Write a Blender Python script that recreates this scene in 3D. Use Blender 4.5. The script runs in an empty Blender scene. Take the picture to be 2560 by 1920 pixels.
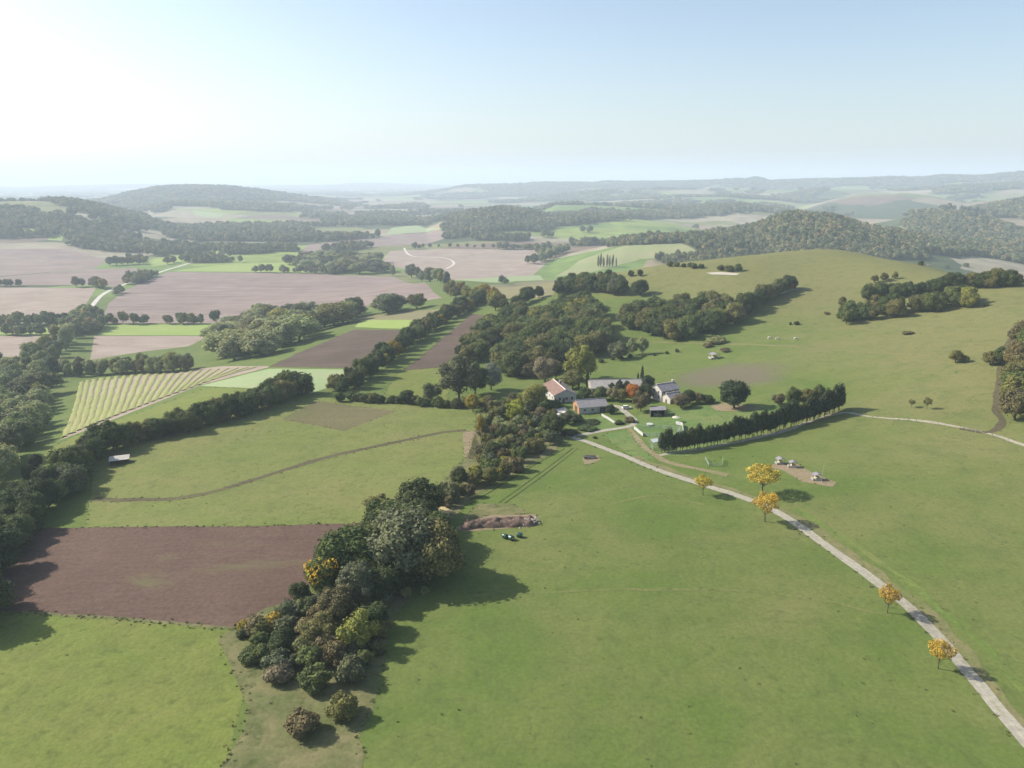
import bpy, math, random
import numpy as np
from mathutils import Vector, Matrix

R = math.radians
rng = np.random.default_rng(7)
random.seed(11)
scene = bpy.context.scene
COL = scene.collection

# ------------------------------------------------------------------ camera
W, Hh = 2560.0, 1920.0           # pixel frame used for measuring the photograph
F = 1850.0                       # focal length in those pixels
CAMH = 90.0
PITCH = math.atan((960 - 452) / F)
cam_d = bpy.data.cameras.new('camera')
cam_d.sensor_width = 36.0
cam_d.lens = 36.0 * F / W
cam_d.clip_start = 1.0
cam_d.clip_end = 200000.0
cam = bpy.data.objects.new('camera', cam_d)
cam.location = (0, 0, CAMH)
cam.rotation_euler = (math.pi / 2 - PITCH, 0, 0)
COL.objects.link(cam)
scene.camera = cam

# ------------------------------------------------------------------ sky, sun, exposure
SUN_EL, SUN_AZ = 34.0, -73.0     # azimuth measured clockwise from +Y
world = bpy.data.worlds.new('World')
scene.world = world
world.use_nodes = True
wn = world.node_tree.nodes
wl = world.node_tree.links
sky = wn.new('ShaderNodeTexSky')
sky.sky_type = 'NISHITA'
sky.sun_disc = False
sky.sun_elevation = R(SUN_EL)
sky.sun_rotation = R(SUN_AZ)
sky.altitude = 250
sky.air_density = 1.0
sky.dust_density = 2.0
sky.ozone_density = 0.8
wl.new(sky.outputs[0], wn['Background'].inputs[0])
wn['Background'].inputs[1].default_value = 0.112
sun_d = bpy.data.lights.new('sun', 'SUN')
sun_d.energy = 5.0
sun_d.angle = R(0.5)
sun_d.color = (1.0, 0.93, 0.82)
sun = bpy.data.objects.new('sun', sun_d)
se, sa = R(SUN_EL), R(SUN_AZ)
to_sun = Vector((math.sin(sa) * math.cos(se), math.cos(sa) * math.cos(se), math.sin(se)))
sun.rotation_euler = to_sun.to_track_quat('Z', 'Y').to_euler()
sun.location = (-200, 60, 300)
COL.objects.link(sun)
scene.view_settings.view_transform = 'Standard'
scene.view_settings.look = 'None'
scene.view_settings.gamma = 1.0
scene.view_settings.use_curve_mapping = False
scene.view_settings.exposure = 0.70
scene.cycles.max_bounces = 5
scene.cycles.diffuse_bounces = 2
scene.cycles.transparent_max_bounces = 6
scene.cycles.volume_bounces = 2
HAZE_DENSITY = 0.00014

# ------------------------------------------------------------------ pixel <-> world
cp, sp = math.cos(PITCH), math.sin(PITCH)

def ray(px, py):
    a, b = (px - 1280) / F, (960 - py) / F
    return np.array([a, cp + b * sp, -sp + b * cp])

def on_plane(px, py, z):
    d = ray(px, py)
    t = (z - CAMH) / d[2]
    return d[0] * t, d[1] * t

def dirz(px, py):
    """tan of the elevation angle and the azimuth of a pixel"""
    d = ray(px, py)
    return d[2] / math.hypot(d[0], d[1]), math.atan2(d[0], d[1])

# ------------------------------------------------------------------ noise
def _hash(ix, iy, s):
    h = (ix.astype(np.int64) * 374761393 + iy.astype(np.int64) * 668265263 + s * 1442695041) & 0xffffffff
    h = ((h ^ (h >> 13)) * 1274126177) & 0xffffffff
    return ((h ^ (h >> 16)) & 0xffff) / 65535.0

def vnoise(x, y, s=0):
    x = np.asarray(x, float); y = np.asarray(y, float)
    ix, iy = np.floor(x), np.floor(y)
    fx, fy = x - ix, y - iy
    fx = fx * fx * (3 - 2 * fx); fy = fy * fy * (3 - 2 * fy)
    a = _hash(ix, iy, s); b = _hash(ix + 1, iy, s); c = _hash(ix, iy + 1, s); d = _hash(ix + 1, iy + 1, s)
    return (a * (1 - fx) + b * fx) * (1 - fy) + (c * (1 - fx) + d * fx) * fy

def fbm(x, y, sc, s=0, o=4):
    v, a, t = 0, 1.0, 0
    for i in range(o):
        v = v + a * vnoise(x / sc, y / sc, s + i * 17); t += a
        a *= 0.5; sc *= 0.5
    return v / t - 0.5

def sstep(a, b, x):
    t = np.clip((x - a) / (b - a), 0, 1)
    return t * t * (3 - 2 * t)

# ------------------------------------------------------------------ the lie of the land
CTRL_PX = [
    (0, 1900, -3), (640, 1900, -1), (1280, 1900, 0), (1900, 1900, 0), (2560, 1900, 1),
    (300, 1500, -3), (800, 1500, -3), (1280, 1500, 0), (1800, 1500, 1), (2300, 1500, 2),
    (0, 1420, -8), (100, 1250, -10), (250, 1170, -9), (500, 1270, -5), (800, 1250, -4), (1000, 1250, -3),
    (1280, 1300, 0), (1700, 1300, 1), (2100, 1320, 2), (2450, 1280, 4), (2560, 1200, 6),
    (60, 1160, -13), (300, 1090, -10), (600, 1020, -10), (760, 965, -12), (400, 1150, -7), (700, 1120, -7),
    (1000, 1100, -6), (1180, 1100, -6), (1000, 1000, -10), (1200, 1000, -9),
    (1480, 1060, -6), (1450, 985, -7), (1650, 1000, -5), (1560, 940, -7), (1330, 990, -9),
    (1800, 1110, -1), (2100, 1060, 3), (2500, 1120, 8), (1950, 1180, 1),
    (2000, 960, 3), (2300, 1000, 7), (2540, 980, 13),
    (1700, 900, -4), (1900, 890, 2), (2200, 870, 10), (2500, 860, 18),
    (2000, 780, 9), (2280, 800, 14), (2400, 730, 23), (2560, 740, 26),
    (1250, 930, -13), (1350, 860, -11), (1450, 800, -6), (1600, 860, -7), (1750, 840, -2),
    (1500, 735, 2), (1700, 705, 12), (1850, 705, 17), (2000, 690, 20),
    (2100, 622, 31), (1850, 652, 26), (1650, 668, 19), (2300, 658, 30), (2560, 686, 32),
    (620, 950, -17), (720, 915, -21), (880, 815, -31), (1000, 880, -19), (1100, 780, -26), (1250, 722, -22), (1450, 695, -4),
    (1190, 850, -15), (1150, 700, -45),
    (40, 1050, -40), (140, 1000, -45), (300, 960, -42), (480, 925, -44), (0, 900, -62), (560, 860, -60), (300, 850, -66),
    (650, 810, -64), (0, 720, -70), (900, 720, -68), (600, 680, -70), (300, 660, -70), (1000, 640, -70), (1200, 660, -66),
    (160, 1070, -28), (-300, 1000, -50), (-300, 800, -70), (-400, 1250, -20), (-300, 1500, -8),
]
CTRL_XY = [(-150, 0, -4), (0, 0, 0), (150, 0, 1), (0, -300, 0), (-300, -300, -10), (300, -300, 4), (-400, 50, -25), (400, 100, 14),
           (-1500, 1500, -70), (-900, 2000, -70), (0, 2000, -70), (-1200, 700, -70), (-1500, 0, -60), (-700, 300, -62)]
for px, tz, rr, z in [(1500, 650, 1050, -55), (1700, 640, 1150, -60), (1900, 600, 1150, -50), (2100, 600, 1150, -45), (2300, 640, 1150, -45),
                      (2560, 680, 1150, -45), (1450, 690, 900, -32), (1650, 668, 760, 0), (1650, 668, 900, -28), (1850, 652, 780, 8), (1850, 652, 920, -18),
                      (2100, 622, 810, 16), (2100, 622, 960, -10), (2300, 655, 740, 12), (2300, 655, 900, -14), (2560, 680, 620, 14), (2560, 680, 800, -10),
                      (2900, 680, 450, 26), (2900, 680, 620, 8), (2900, 680, 850, -15), (3300, 680, 500, 15), (1350, 640, 1050, -60), (1800, 600, 1600, -70), (2400, 600, 1600, -65), (3000, 600, 1500, -60)]:
    a = dirz(px, tz)[1]
    CTRL_XY.append((rr * math.sin(a), rr * math.cos(a), z))
pts = [(*on_plane(px, py, z), z) for px, py, z in CTRL_PX] + CTRL_XY
P = np.array(pts)
MQ = 45.0

def _phi(x, y, P=P):
    return np.sqrt((x[:, None] - P[None, :, 0]) ** 2 + (y[:, None] - P[None, :, 1]) ** 2 + MQ * MQ)
n = len(P)
A = np.zeros((n + 1, n + 1))
A[:n, :n] = _phi(P[:, 0], P[:, 1])
A[:n, :n] += -np.eye(n) * 4.0
A[:n, n] = 1; A[n, :n] = 1
SOL = np.linalg.solve(A, np.append(P[:, 2], 0))

def near_h(x, y):
    out = np.empty(len(x))
    for i in range(0, len(x), 20000):
        out[i:i + 20000] = _phi(x[i:i + 20000], y[i:i + 20000]) @ SOL[:n] + SOL[n]
    return out

BASE = -70.0
RIDGES = [   # crest distance, front width, back width, crest line in pixels
    (2900, 620, 700, [(-500, 524), (-200, 512), (0, 509), (90, 505), (170, 509), (240, 521), (320, 544), (420, 565), (480, 573)]),
    (5500, 900, 900, [(150, 516), (250, 504), (330, 484), (400, 472), (480, 469), (560, 470), (640, 478), (740, 492), (830, 504), (920, 516)]),
    (4000, 500, 600, [(330, 534), (430, 512), (560, 514), (700, 520), (820, 534)]),
    (17000, 1500, 1500, [(-800, 462), (-200, 464), (60, 466), (200, 462), (330, 459), (420, 459), (600, 463), (800, 462), (880, 457), (950, 456), (1050, 460), (1150, 465), (1300, 471)]),
    (8200, 900, 1200, [(1085, 479), (1125, 473), (1165, 465), (1280, 462), (1350, 458), (1480, 459), (1520, 455), (1560, 457), (1700, 456), (1800, 452), (1844, 448), (1862, 451), (1890, 445), (1925, 454),
                         (2038, 450), (2167, 448), (2221, 445), (2307, 446), (2353, 440), (2439, 442), (2560, 431), (3100, 428)]),
    (6300, 700, 800, [(1330, 497), (1500, 478), (1700, 474), (1900, 476), (2100, 472), (2250, 478), (2400, 468), (2560, 460), (3100, 452)]),
    (4500, 600, 700, [(1990, 525), (2080, 500), (2150, 486), (2250, 483), (2320, 490), (2420, 508), (2500, 500), (2700, 490), (3100, 490)]),
    (5200, 600, 700, [(1380, 517), (1560, 501), (1700, 494), (1850, 492), (1950, 500), (2040, 516)]),
    (2600, 420, 500, [(1050, 581), (1103, 558), (1180, 539), (1254, 528), (1317, 535), (1380, 549), (1450, 545), (1560, 549), (1680, 561), (1780, 581)]),
    (3500, 500, 600, [(1290, 550), (1390, 514), (1480, 514), (1600, 520), (1700, 526), (1850, 518), (1950, 531), (2060, 550)]),
    (1750, 300, 420, [(1600, 644), (1720, 612), (1867, 585), (1972, 548), (2089, 557), (2167, 585), (2283, 612), (2412, 640), (2450, 644)]),
    (2800, 350, 450, [(2120, 573), (2220, 557), (2320, 533), (2370, 525), (2420, 531), (2500, 554), (2560, 571)]),
    (3300, 450, 600, [(2370, 549), (2450, 527), (2560, 508), (2800, 492), (3200, 490)]),
    (1500, 260, 330, [(1380, 656), (1480, 632), (1560, 614), (1640, 607), (1760, 604), (1850, 618), (1900, 646)]),
]
RT = []
for D, wf, wb, line in RIDGES:
    az = [dirz(px, py)[1] for px, py in line]
    zt = [CAMH + D * dirz(px, py)[0] for px, py in line]
    RT.append((D, wf, wb, np.array(az), np.array(zt)))

def far_h(x, y):
    r = np.hypot(x, y); az = np.arctan2(x, y)
    base = BASE + 10 * fbm(x, y, 900, 3) * sstep(1200, 3000, r)
    acc = np.zeros_like(r)
    for D, wf, wb, a, z in RT:
        wob = 1 + 0.5 * fbm(x, y, D * 0.12, 31, 3) * (np.abs(r - D) > 1)
        w = np.where(r < D, wf, wb)
        edge = np.interp(az, [a[0] - 0.05, a[0], a[-1], a[-1] + 0.05], [0.0, 1.0, 1.0, 0.0])
        b = np.maximum(np.interp(az, a, z) - BASE, 0) * edge
        d = np.abs(r - D) / w
        rough = 1 + 0.75 * fbm(x, y, D * 0.06 + 130, 57, 4) * sstep(0.05, 0.5, d)
        acc += (b * np.exp(-(d ** 2) * wob) * rough) ** 4
    return base + acc ** 0.25

def height(x, y):
    r = np.hypot(x, y)
    t = sstep(1050, 1500, r)
    h = np.zeros_like(r)
    m = r < 1500
    h[m] += near_h(x[m], y[m]) * (1 - t[m])
    m2 = r > 1050
    h[m2] += far_h(x[m2], y[m2]) * t[m2]
    h += 0.9 * fbm(x, y, 60, 91, 3) * sstep(30, 200, r)
    return h

# polar grid of the land
azs = np.concatenate([np.linspace(-180, -52, 65)[:-1], np.linspace(-52, 52, 521), np.linspace(52, 180, 65)[1:-1]])
AZ = np.radians(azs)
NA = len(AZ)
RAD = np.concatenate([np.geomspace(25, 30000, 270), [33000, 38000]])
NR = len(RAD)
gx = RAD[None, :] * np.sin(AZ)[:, None]
gy = RAD[None, :] * np.cos(AZ)[:, None]
gz = height(gx.ravel(), gy.ravel()).reshape(NA, NR)
gz[0] = gz[0]
AZE = np.append(AZ, math.pi)

def to_uv(x, y):
    r = np.hypot(x, y); az = np.arctan2(x, y)
    return np.interp(az, AZE, np.arange(NA + 1)), np.interp(np.log(np.maximum(r, RAD[0])), np.log(RAD), np.arange(NR))

def grid_at(G, u, v):
    i = np.clip(np.floor(u).astype(int), 0, NA - 2); j = np.clip(np.floor(v).astype(int), 0, NR - 2)
    fu, fv = u - i, v - j
    g00, g10, g01, g11 = G[i, j], G[i + 1, j], G[i, j + 1], G[i + 1, j + 1]
    low = g00 + (g10 - g00) * fu + (g11 - g10) * fv       # fu >= fv
    up = g00 + (g01 - g00) * fv + (g11 - g01) * fu
    return np.where(fu >= fv, low, up)

def hz(x, y):
    u, v = to_uv(np.atleast_1d(np.asarray(x, float)), np.atleast_1d(np.asarray(y, float)))
    r = grid_at(gz, u, v)
    return float(r[0]) if np.ndim(x) == 0 else r

MARCH = np.geomspace(26, 29000, 2600)

def at(px, py):
    """the point of the land seen at a pixel of the photograph"""
    d = ray(px, py)
    q = math.hypot(d[0], d[1])
    t, az = d[2] / q, math.atan2(d[0], d[1])
    u = np.full(len(MARCH), np.interp(az, AZE, np.arange(NA + 1)))
    v = np.interp(np.log(MARCH), np.log(RAD), np.arange(NR))
    g = grid_at(gz, u, v) - (CAMH + t * MARCH)
    k = int(np.argmax(g > 0))
    if g[k] <= 0:
        k = len(MARCH) - 1
    r = MARCH[k]
    if k > 0:
        w = g[k - 1] / (g[k - 1] - g[k]) if g[k] > 0 else 1
        r = MARCH[k - 1] + (MARCH[k] - MARCH[k - 1]) * w
    x, y = r * math.sin(az), r * math.cos(az)
    return Vector((x, y, hz(x, y)))

def depth_of(p):
    return p.y * cp + (CAMH - p.z) * sp

def mpp(p):
    """metres per photograph pixel at a point"""
    return depth_of(p) / F

# ------------------------------------------------------------------ helpers
def tag(o, label=None, cat=None, group=None, kind=None):
    if label: o['label'] = label
    if cat: o['category'] = cat
    if group: o['group'] = group
    if kind: o['kind'] = kind
    return o

def mesh_obj(name, verts, faces, mats, parent=None, smooth=False, mat_idx=None):
    me = bpy.data.meshes.new(name)
    me.from_pydata([tuple(v) for v in verts], [], [tuple(f) for f in faces])
    for m in (mats if isinstance(mats, (list, tuple)) else [mats]):
        me.materials.append(m)
    if mat_idx is not None:
        me.polygons.foreach_set('material_index', mat_idx)
    if smooth:
        me.polygons.foreach_set('use_smooth', [True] * len(me.polygons))
    me.update()
    o = bpy.data.objects.new(name, me)
    COL.objects.link(o)
    if parent: o.parent = parent
    return o

def empty(name, loc, rz=0.0):
    o = bpy.data.objects.new(name, None)
    o.empty_display_size = 0.5
    o.location = loc
    o.rotation_euler = (0, 0, rz)
    COL.objects.link(o)
    return o

class MB:
    """collects boxes, prisms, tubes and sheets into one mesh"""
    def __init__(s): s.v = []; s.f = []
    def add(s, vs, fs):
        k = len(s.v); s.v += [tuple(v) for v in vs]; s.f += [tuple(i + k for i in f) for f in fs]; return s
    def box(s, x0, x1, y0, y1, z0, z1):
        return s.add([(x0, y0, z0), (x1, y0, z0), (x1, y1, z0), (x0, y1, z0), (x0, y0, z1), (x1, y0, z1), (x1, y1, z1), (x0, y1, z1)],
                     [(0, 3, 2, 1), (4, 5, 6, 7), (0, 1, 5, 4), (1, 2, 6, 5), (2, 3, 7, 6), (3, 0, 4, 7)])
    def tube(s, pts, rads, n=6, cap=True):
        rings = []
        for i, p in enumerate(pts):
            p = Vector(p)
            a = Vector(pts[min(i + 1, len(pts) - 1)]) - Vector(pts[max(i - 1, 0)])
            a.normalize()
            ref = Vector((0, 0, 1)) if abs(a.z) < 0.9 else Vector((1, 0, 0))
            b = a.cross(ref).normalized(); c = a.cross(b)
            r = rads[i] if isinstance(rads, (list, tuple)) else rads
            rings.append([p + (b * math.cos(2 * math.pi * k / n) + c * math.sin(2 * math.pi * k / n)) * r for k in range(n)])
        vs = [q for ring in rings for q in ring]
        fs = [(i * n + k, i * n + (k + 1) % n, (i + 1) * n + (k + 1) % n, (i + 1) * n + k) for i in range(len(pts) - 1) for k in range(n)]
        if cap:
            fs.append(tuple(range(n)))
            fs.append(tuple((len(pts) - 1) * n + k for k in reversed(range(n))))
        return s.add(vs, fs)
    def prism(s, poly, y0, y1):
        """polygon in x,z swept along y"""
        m = len(poly)
        vs = [(x, y0, z) for x, z in poly] + [(x, y1, z) for x, z in poly]
        fs = [tuple(range(m)), tuple(reversed(range(m, 2 * m)))] + [(k, m + k, m + (k + 1) % m, (k + 1) % m) for k in range(m)]
        return s.add(vs, fs)
    def build(s, name, mat, parent=None, smooth=False):
        return mesh_obj(name, s.v, s.f, mat, parent, smooth)

# ------------------------------------------------------------------ materials
def new_mat(name, rough=0.9, spec=0.2):
    m = bpy.data.materials.new(name)
    m.use_nodes = True
    b = m.node_tree.nodes['Principled BSDF']
    b.inputs['Roughness'].default_value = rough
    b.inputs['Specular IOR Level'].default_value = spec
    return m, m.node_tree.nodes, m.node_tree.links, b

def pos_noise(N, L, scale, detail=4, rough=0.55, dist=0.0, stretch=None, rot=0.0):
    g = N.new('ShaderNodeNewGeometry')
    src = g.outputs['Position']
    if stretch or rot:
        mp = N.new('ShaderNodeMapping')
        mp.inputs['Rotation'].default_value = (0, 0, rot)
        mp.inputs['Scale'].default_value = stretch or (1, 1, 1)
        L.new(src, mp.inputs['Vector']); src = mp.outputs[0]
    t = N.new('ShaderNodeTexNoise')
    t.inputs['Scale'].default_value = scale
    t.inputs['Detail'].default_value = detail
    t.inputs['Roughness'].default_value = rough
    t.inputs['Distortion'].default_value = dist
    L.new(src, t.inputs['Vector'])
    return t.outputs['Fac']

def ramp(N, L, fac, stops):
    r = N.new('ShaderNodeValToRGB')
    e = r.color_ramp.elements
    while len(e) < len(stops): e.new(0.5)
    for k, (p, c) in enumerate(stops):
        e[k].position = p
        e[k].color = (*c, 1) if len(c) == 3 else c
    L.new(fac, r.inputs[0])
    return r.outputs[0]

def mix(N, L, fac, a, b, mode='MIX'):
    m = N.new('ShaderNodeMix'); m.data_type = 'RGBA'; m.blend_type = mode
    for k, v in ((0, fac), (6, a), (7, b)):
        if hasattr(v, 'is_linked') or hasattr(v, 'links'): L.new(v, m.inputs[k])
        elif k == 0: m.inputs[0].default_value = v
        else: m.inputs[k].default_value = (*v, 1)
    return m.outputs[2]

def ramp_range(N, L, v, lo, hi):
    m = N.new('ShaderNodeMapRange'); m.interpolation_type = 'SMOOTHSTEP'
    m.inputs[1].default_value = lo; m.inputs[2].default_value = hi; m.inputs[3].default_value = 0.85; m.inputs[4].default_value = 0.0
    L.new(v, m.inputs[0]); return m.outputs[0]

def sc(c, k): return tuple(x * k for x in c)

def grass_mat(name, base, dry, dark, patch=1 / 55, streak=None, dry_amt=0.5, mottle=0.8):
    m, N, L, b = new_mat(name, 0.95, 0.1)
    big = pos_noise(N, L, patch, 4, 0.6, 0.6, stretch=streak or (1, 1.6, 1), rot=0.4)
    mid = pos_noise(N, L, 1 / 9, 5, 0.65, 0.4)
    tuft = pos_noise(N, L, 1 / 2.6, 3, 0.6)
    fine = pos_noise(N, L, 1.3, 3, 0.7)
    c = mix(N, L, ramp(N, L, big, [(0.40 - 0.18 * dry_amt + 0.06, (0, 0, 0)), (0.66, (1, 1, 1))]), base, dry)
    c = mix(N, L, ramp(N, L, mid, [(0.36, (0.55 * mottle,) * 3), (0.56, (0, 0, 0))]), c, dark)
    c = mix(N, L, ramp(N, L, tuft, [(0.30, (0.75 * mottle,) * 3), (0.45, (0, 0, 0))]), c, sc(dark, 0.85))
    c = mix(N, L, 1.0, c, ramp(N, L, fine, [(0.25, (0.80, 0.80, 0.80)), (0.75, (1.18, 1.18, 1.18))]), 'MULTIPLY')
    L.new(c, b.inputs['Base Color'])
    bp = N.new('ShaderNodeBump'); bp.inputs['Strength'].default_value = 0.6; bp.inputs['Distance'].default_value = 0.35
    L.new(tuft, bp.inputs['Height']); L.new(bp.outputs[0], b.inputs['Normal'])
    return m

def soil_mat(name, base, alt, rot=0.0, furrow=0.35, row=1.4, weedy=0.0, weed=(0.12, 0.15, 0.05)):
    m, N, L, b = new_mat(name, 0.95, 0.1)
    big = pos_noise(N, L, 1 / 38, 4, 0.6, 0.5)
    st = pos_noise(N, L, 1 / row, 3, 0.6, 0.15, stretch=(0.05, 1, 1), rot=rot)
    clod = pos_noise(N, L, 1.0, 4, 0.7)
    c = mix(N, L, ramp(N, L, big, [(0.32, (0, 0, 0)), (0.68, (1, 1, 1))]), base, alt)
    c = mix(N, L, furrow, c, ramp(N, L, st, [(0.3, (0.45, 0.45, 0.45)), (0.7, (1.45, 1.45, 1.45))]), 'MULTIPLY')
    c = mix(N, L, 0.7, c, ramp(N, L, clod, [(0.25, (0.62, 0.62, 0.62)), (0.75, (1.4, 1.4, 1.4))]), 'MULTIPLY')
    if weedy:
        w = pos_noise(N, L, 1 / 12, 5, 0.7, 0.5, stretch=(0.4, 1, 1), rot=rot)
        c = mix(N, L, ramp(N, L, w, [(0.62 - weedy * 0.3, (0, 0, 0)), (0.72, (0.8,) * 3)]), c, weed)
    L.new(c, b.inputs['Base Color'])
    bp = N.new('ShaderNodeBump'); bp.inputs['Strength'].default_value = 0.7; bp.inputs['Distance'].default_value = 0.2
    L.new(st, bp.inputs['Height'])
    bp2 = N.new('ShaderNodeBump'); bp2.inputs['Strength'].default_value = 0.6; bp2.inputs['Distance'].default_value = 0.15
    L.new(clod, bp2.inputs['Height']); L.new(bp.outputs[0], bp2.inputs['Normal'])
    L.new(bp2.outputs[0], b.inputs['Normal'])
    return m

def plain(name, col, rough=0.8, spec=0.3, var=0.25, scale=1.2, metal=0.0):
    m, N, L, b = new_mat(name, rough, spec)
    t = N.new('ShaderNodeTexNoise'); t.inputs['Scale'].default_value = scale; t.inputs['Detail'].default_value = 5
    tc = N.new('ShaderNodeTexCoord'); L.new(tc.outputs['Object'], t.inputs['Vector'])
    L.new(mix(N, L, 1.0, col, ramp(N, L, t.outputs['Fac'], [(0.3, (1 - var,) * 3), (0.7, (1 + var,) * 3)]), 'MULTIPLY'), b.inputs['Base Color'])
    b.inputs['Metallic'].default_value = metal
    return m

def ribbed(name, col, axis=0, scale=6.0, var=0.2, rough=0.6, depth=0.05):
    """sheet metal or tiled roof: ribs in relief, weathered"""
    m, N, L, b = new_mat(name, rough, 0.3)
    tc = N.new('ShaderNodeTexCoord')
    w = N.new('ShaderNodeTexWave'); w.bands_direction = 'XYZ'[axis]; w.inputs['Scale'].default_value = scale; w.inputs['Distortion'].default_value = 0.3
    L.new(tc.outputs['Object'], w.inputs['Vector'])
    t = N.new('ShaderNodeTexNoise'); t.inputs['Scale'].default_value = 0.7; t.inputs['Detail'].default_value = 6
    L.new(tc.outputs['Object'], t.inputs['Vector'])
    c = mix(N, L, 1.0, col, ramp(N, L, t.outputs['Fac'], [(0.3, (1 - var,) * 3), (0.7, (1 + var,) * 3)]), 'MULTIPLY')
    L.new(c, b.inputs['Base Color'])
    bp = N.new('ShaderNodeBump'); bp.inputs['Strength'].default_value = 0.5; bp.inputs['Distance'].default_value = depth
    L.new(w.outputs['Fac'], bp.inputs['Height']); L.new(bp.outputs[0], b.inputs['Normal'])
    return m

def leaf_mat(name, from_object=True, palette=None):
    m = bpy.data.materials.new(name); m.use_nodes = True
    N, L = m.node_tree.nodes, m.node_tree.links
    b = N['Principled BSDF']; b.inputs['Roughness'].default_value = 0.75; b.inputs['Specular IOR Level'].default_value = 0.15
    at_ = N.new('ShaderNodeAttribute'); at_.attribute_name = 'tint'
    oi = N.new('ShaderNodeObjectInfo')
    if from_object:
        c = oi.outputs['Color']
    else:
        c = ramp(N, L, oi.outputs['Random'], palette)
    c = mix(N, L, 1.0, c, ramp(N, L, at_.outputs['Fac'], [(0.0, (0.62, 0.66, 0.7)), (0.5, (1, 1, 1)), (1.0, (1.5, 1.42, 1.15))]), 'MULTIPLY')
    L.new(c, b.inputs['Base Color'])
    tr = N.new('ShaderNodeBsdfTranslucent'); L.new(c, tr.inputs['Color'])
    ms = N.new('ShaderNodeMixShader'); ms.inputs[0].default_value = 0.20
    L.new(b.outputs[0], ms.inputs[1]); L.new(tr.outputs[0], ms.inputs[2])
    L.new(ms.outputs[0], N['Material Output'].inputs['Surface'])
    return m

# grass on the land: green in the hollows and near the farm, drier and tanner up the hill
def ground_mat():
    m, N, L, b = new_mat('meadow_ground', 0.95, 0.1)
    g = N.new('ShaderNodeNewGeometry')
    sep = N.new('ShaderNodeSeparateXYZ'); L.new(g.outputs['Position'], sep.inputs[0])
    big = pos_noise(N, L, 1 / 70, 4, 0.6, 0.8, stretch=(1, 1.5, 1), rot=0.5)
    med = pos_noise(N, L, 1 / 24, 5, 0.62, 0.8)
    mid = pos_noise(N, L, 1 / 7, 5, 0.65, 0.4)
    tuft = pos_noise(N, L, 1 / 2.4, 3, 0.6)
    fine = pos_noise(N, L, 1.2, 3, 0.7)
    hill = N.new('ShaderNodeMapRange'); hill.inputs[1].default_value = -4; hill.inputs[2].default_value = 14
    L.new(sep.outputs['Z'], hill.inputs[0])
    s = N.new('ShaderNodeMath'); s.operation = 'MULTIPLY_ADD'; s.inputs[1].default_value = 1.5
    L.new(big, s.inputs[0])
    off = N.new('ShaderNodeMath'); off.operation = 'SUBTRACT'; off.inputs[1].default_value = 0.85
    L.new(hill.outputs[0], off.inputs[0]); L.new(off.outputs[0], s.inputs[2])
    green, lush, dry, dark = GREEN, LUSH, DRY, DARKG
    c = mix(N, L, ramp(N, L, med, [(0.38, (1, 1, 1)), (0.60, (0, 0, 0))]), green, lush)
    c = mix(N, L, ramp(N, L, s.outputs[0], [(0.10, (0, 0, 0)), (0.75, (1, 1, 1))]), c, dry)
    c = mix(N, L, ramp(N, L, mid, [(0.34, (0.5,) * 3), (0.52, (0, 0, 0))]), c, dark)
    c = mix(N, L, ramp(N, L, tuft, [(0.28, (0.6,) * 3), (0.42, (0, 0, 0))]), c, sc(dark, 0.85))
    # worn, greyish bare soil showing through the turf on the slope above the farm
    p0, p1, p2 = at(1830, 936), at(1985, 930), at(1830, 906)
    mp = N.new('ShaderNodeMapping'); mp.vector_type = 'TEXTURE'
    mp.inputs['Location'].default_value = (p0.x, p0.y, 0); mp.inputs['Scale'].default_value = ((p1 - p0).length * 1.05, (p2 - p0).length * 1.0, 1e5)
    L.new(g.outputs['Position'], mp.inputs['Vector'])
    ln = N.new('ShaderNodeVectorMath'); ln.operation = 'LENGTH'; L.new(mp.outputs[0], ln.inputs[0])
    ad = N.new('ShaderNodeMath'); ad.operation = 'MULTIPLY_ADD'; ad.inputs[1].default_value = 0.9; L.new(med, ad.inputs[0]); L.new(ln.outputs['Value'], ad.inputs[2])
    c = mix(N, L, ramp_range(N, L, ad.outputs[0], 0.95, 1.6), c, (0.132, 0.112, 0.080))
    c = mix(N, L, 1.0, c, ramp(N, L, fine, [(0.25, (0.82,) * 3), (0.75, (1.16,) * 3)]), 'MULTIPLY')
    L.new(c, b.inputs['Base Color'])
    bp = N.new('ShaderNodeBump'); bp.inputs['Strength'].default_value = 0.5; bp.inputs['Distance'].default_value = 0.3
    L.new(tuft, bp.inputs['Height']); L.new(bp.outputs[0], b.inputs['Normal'])
    return m

GREEN = (0.118, 0.148, 0.040)
LUSH = (0.092, 0.134, 0.030)
DRY = (0.158, 0.156, 0.060)
DARKG = (0.085, 0.115, 0.034)

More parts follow.
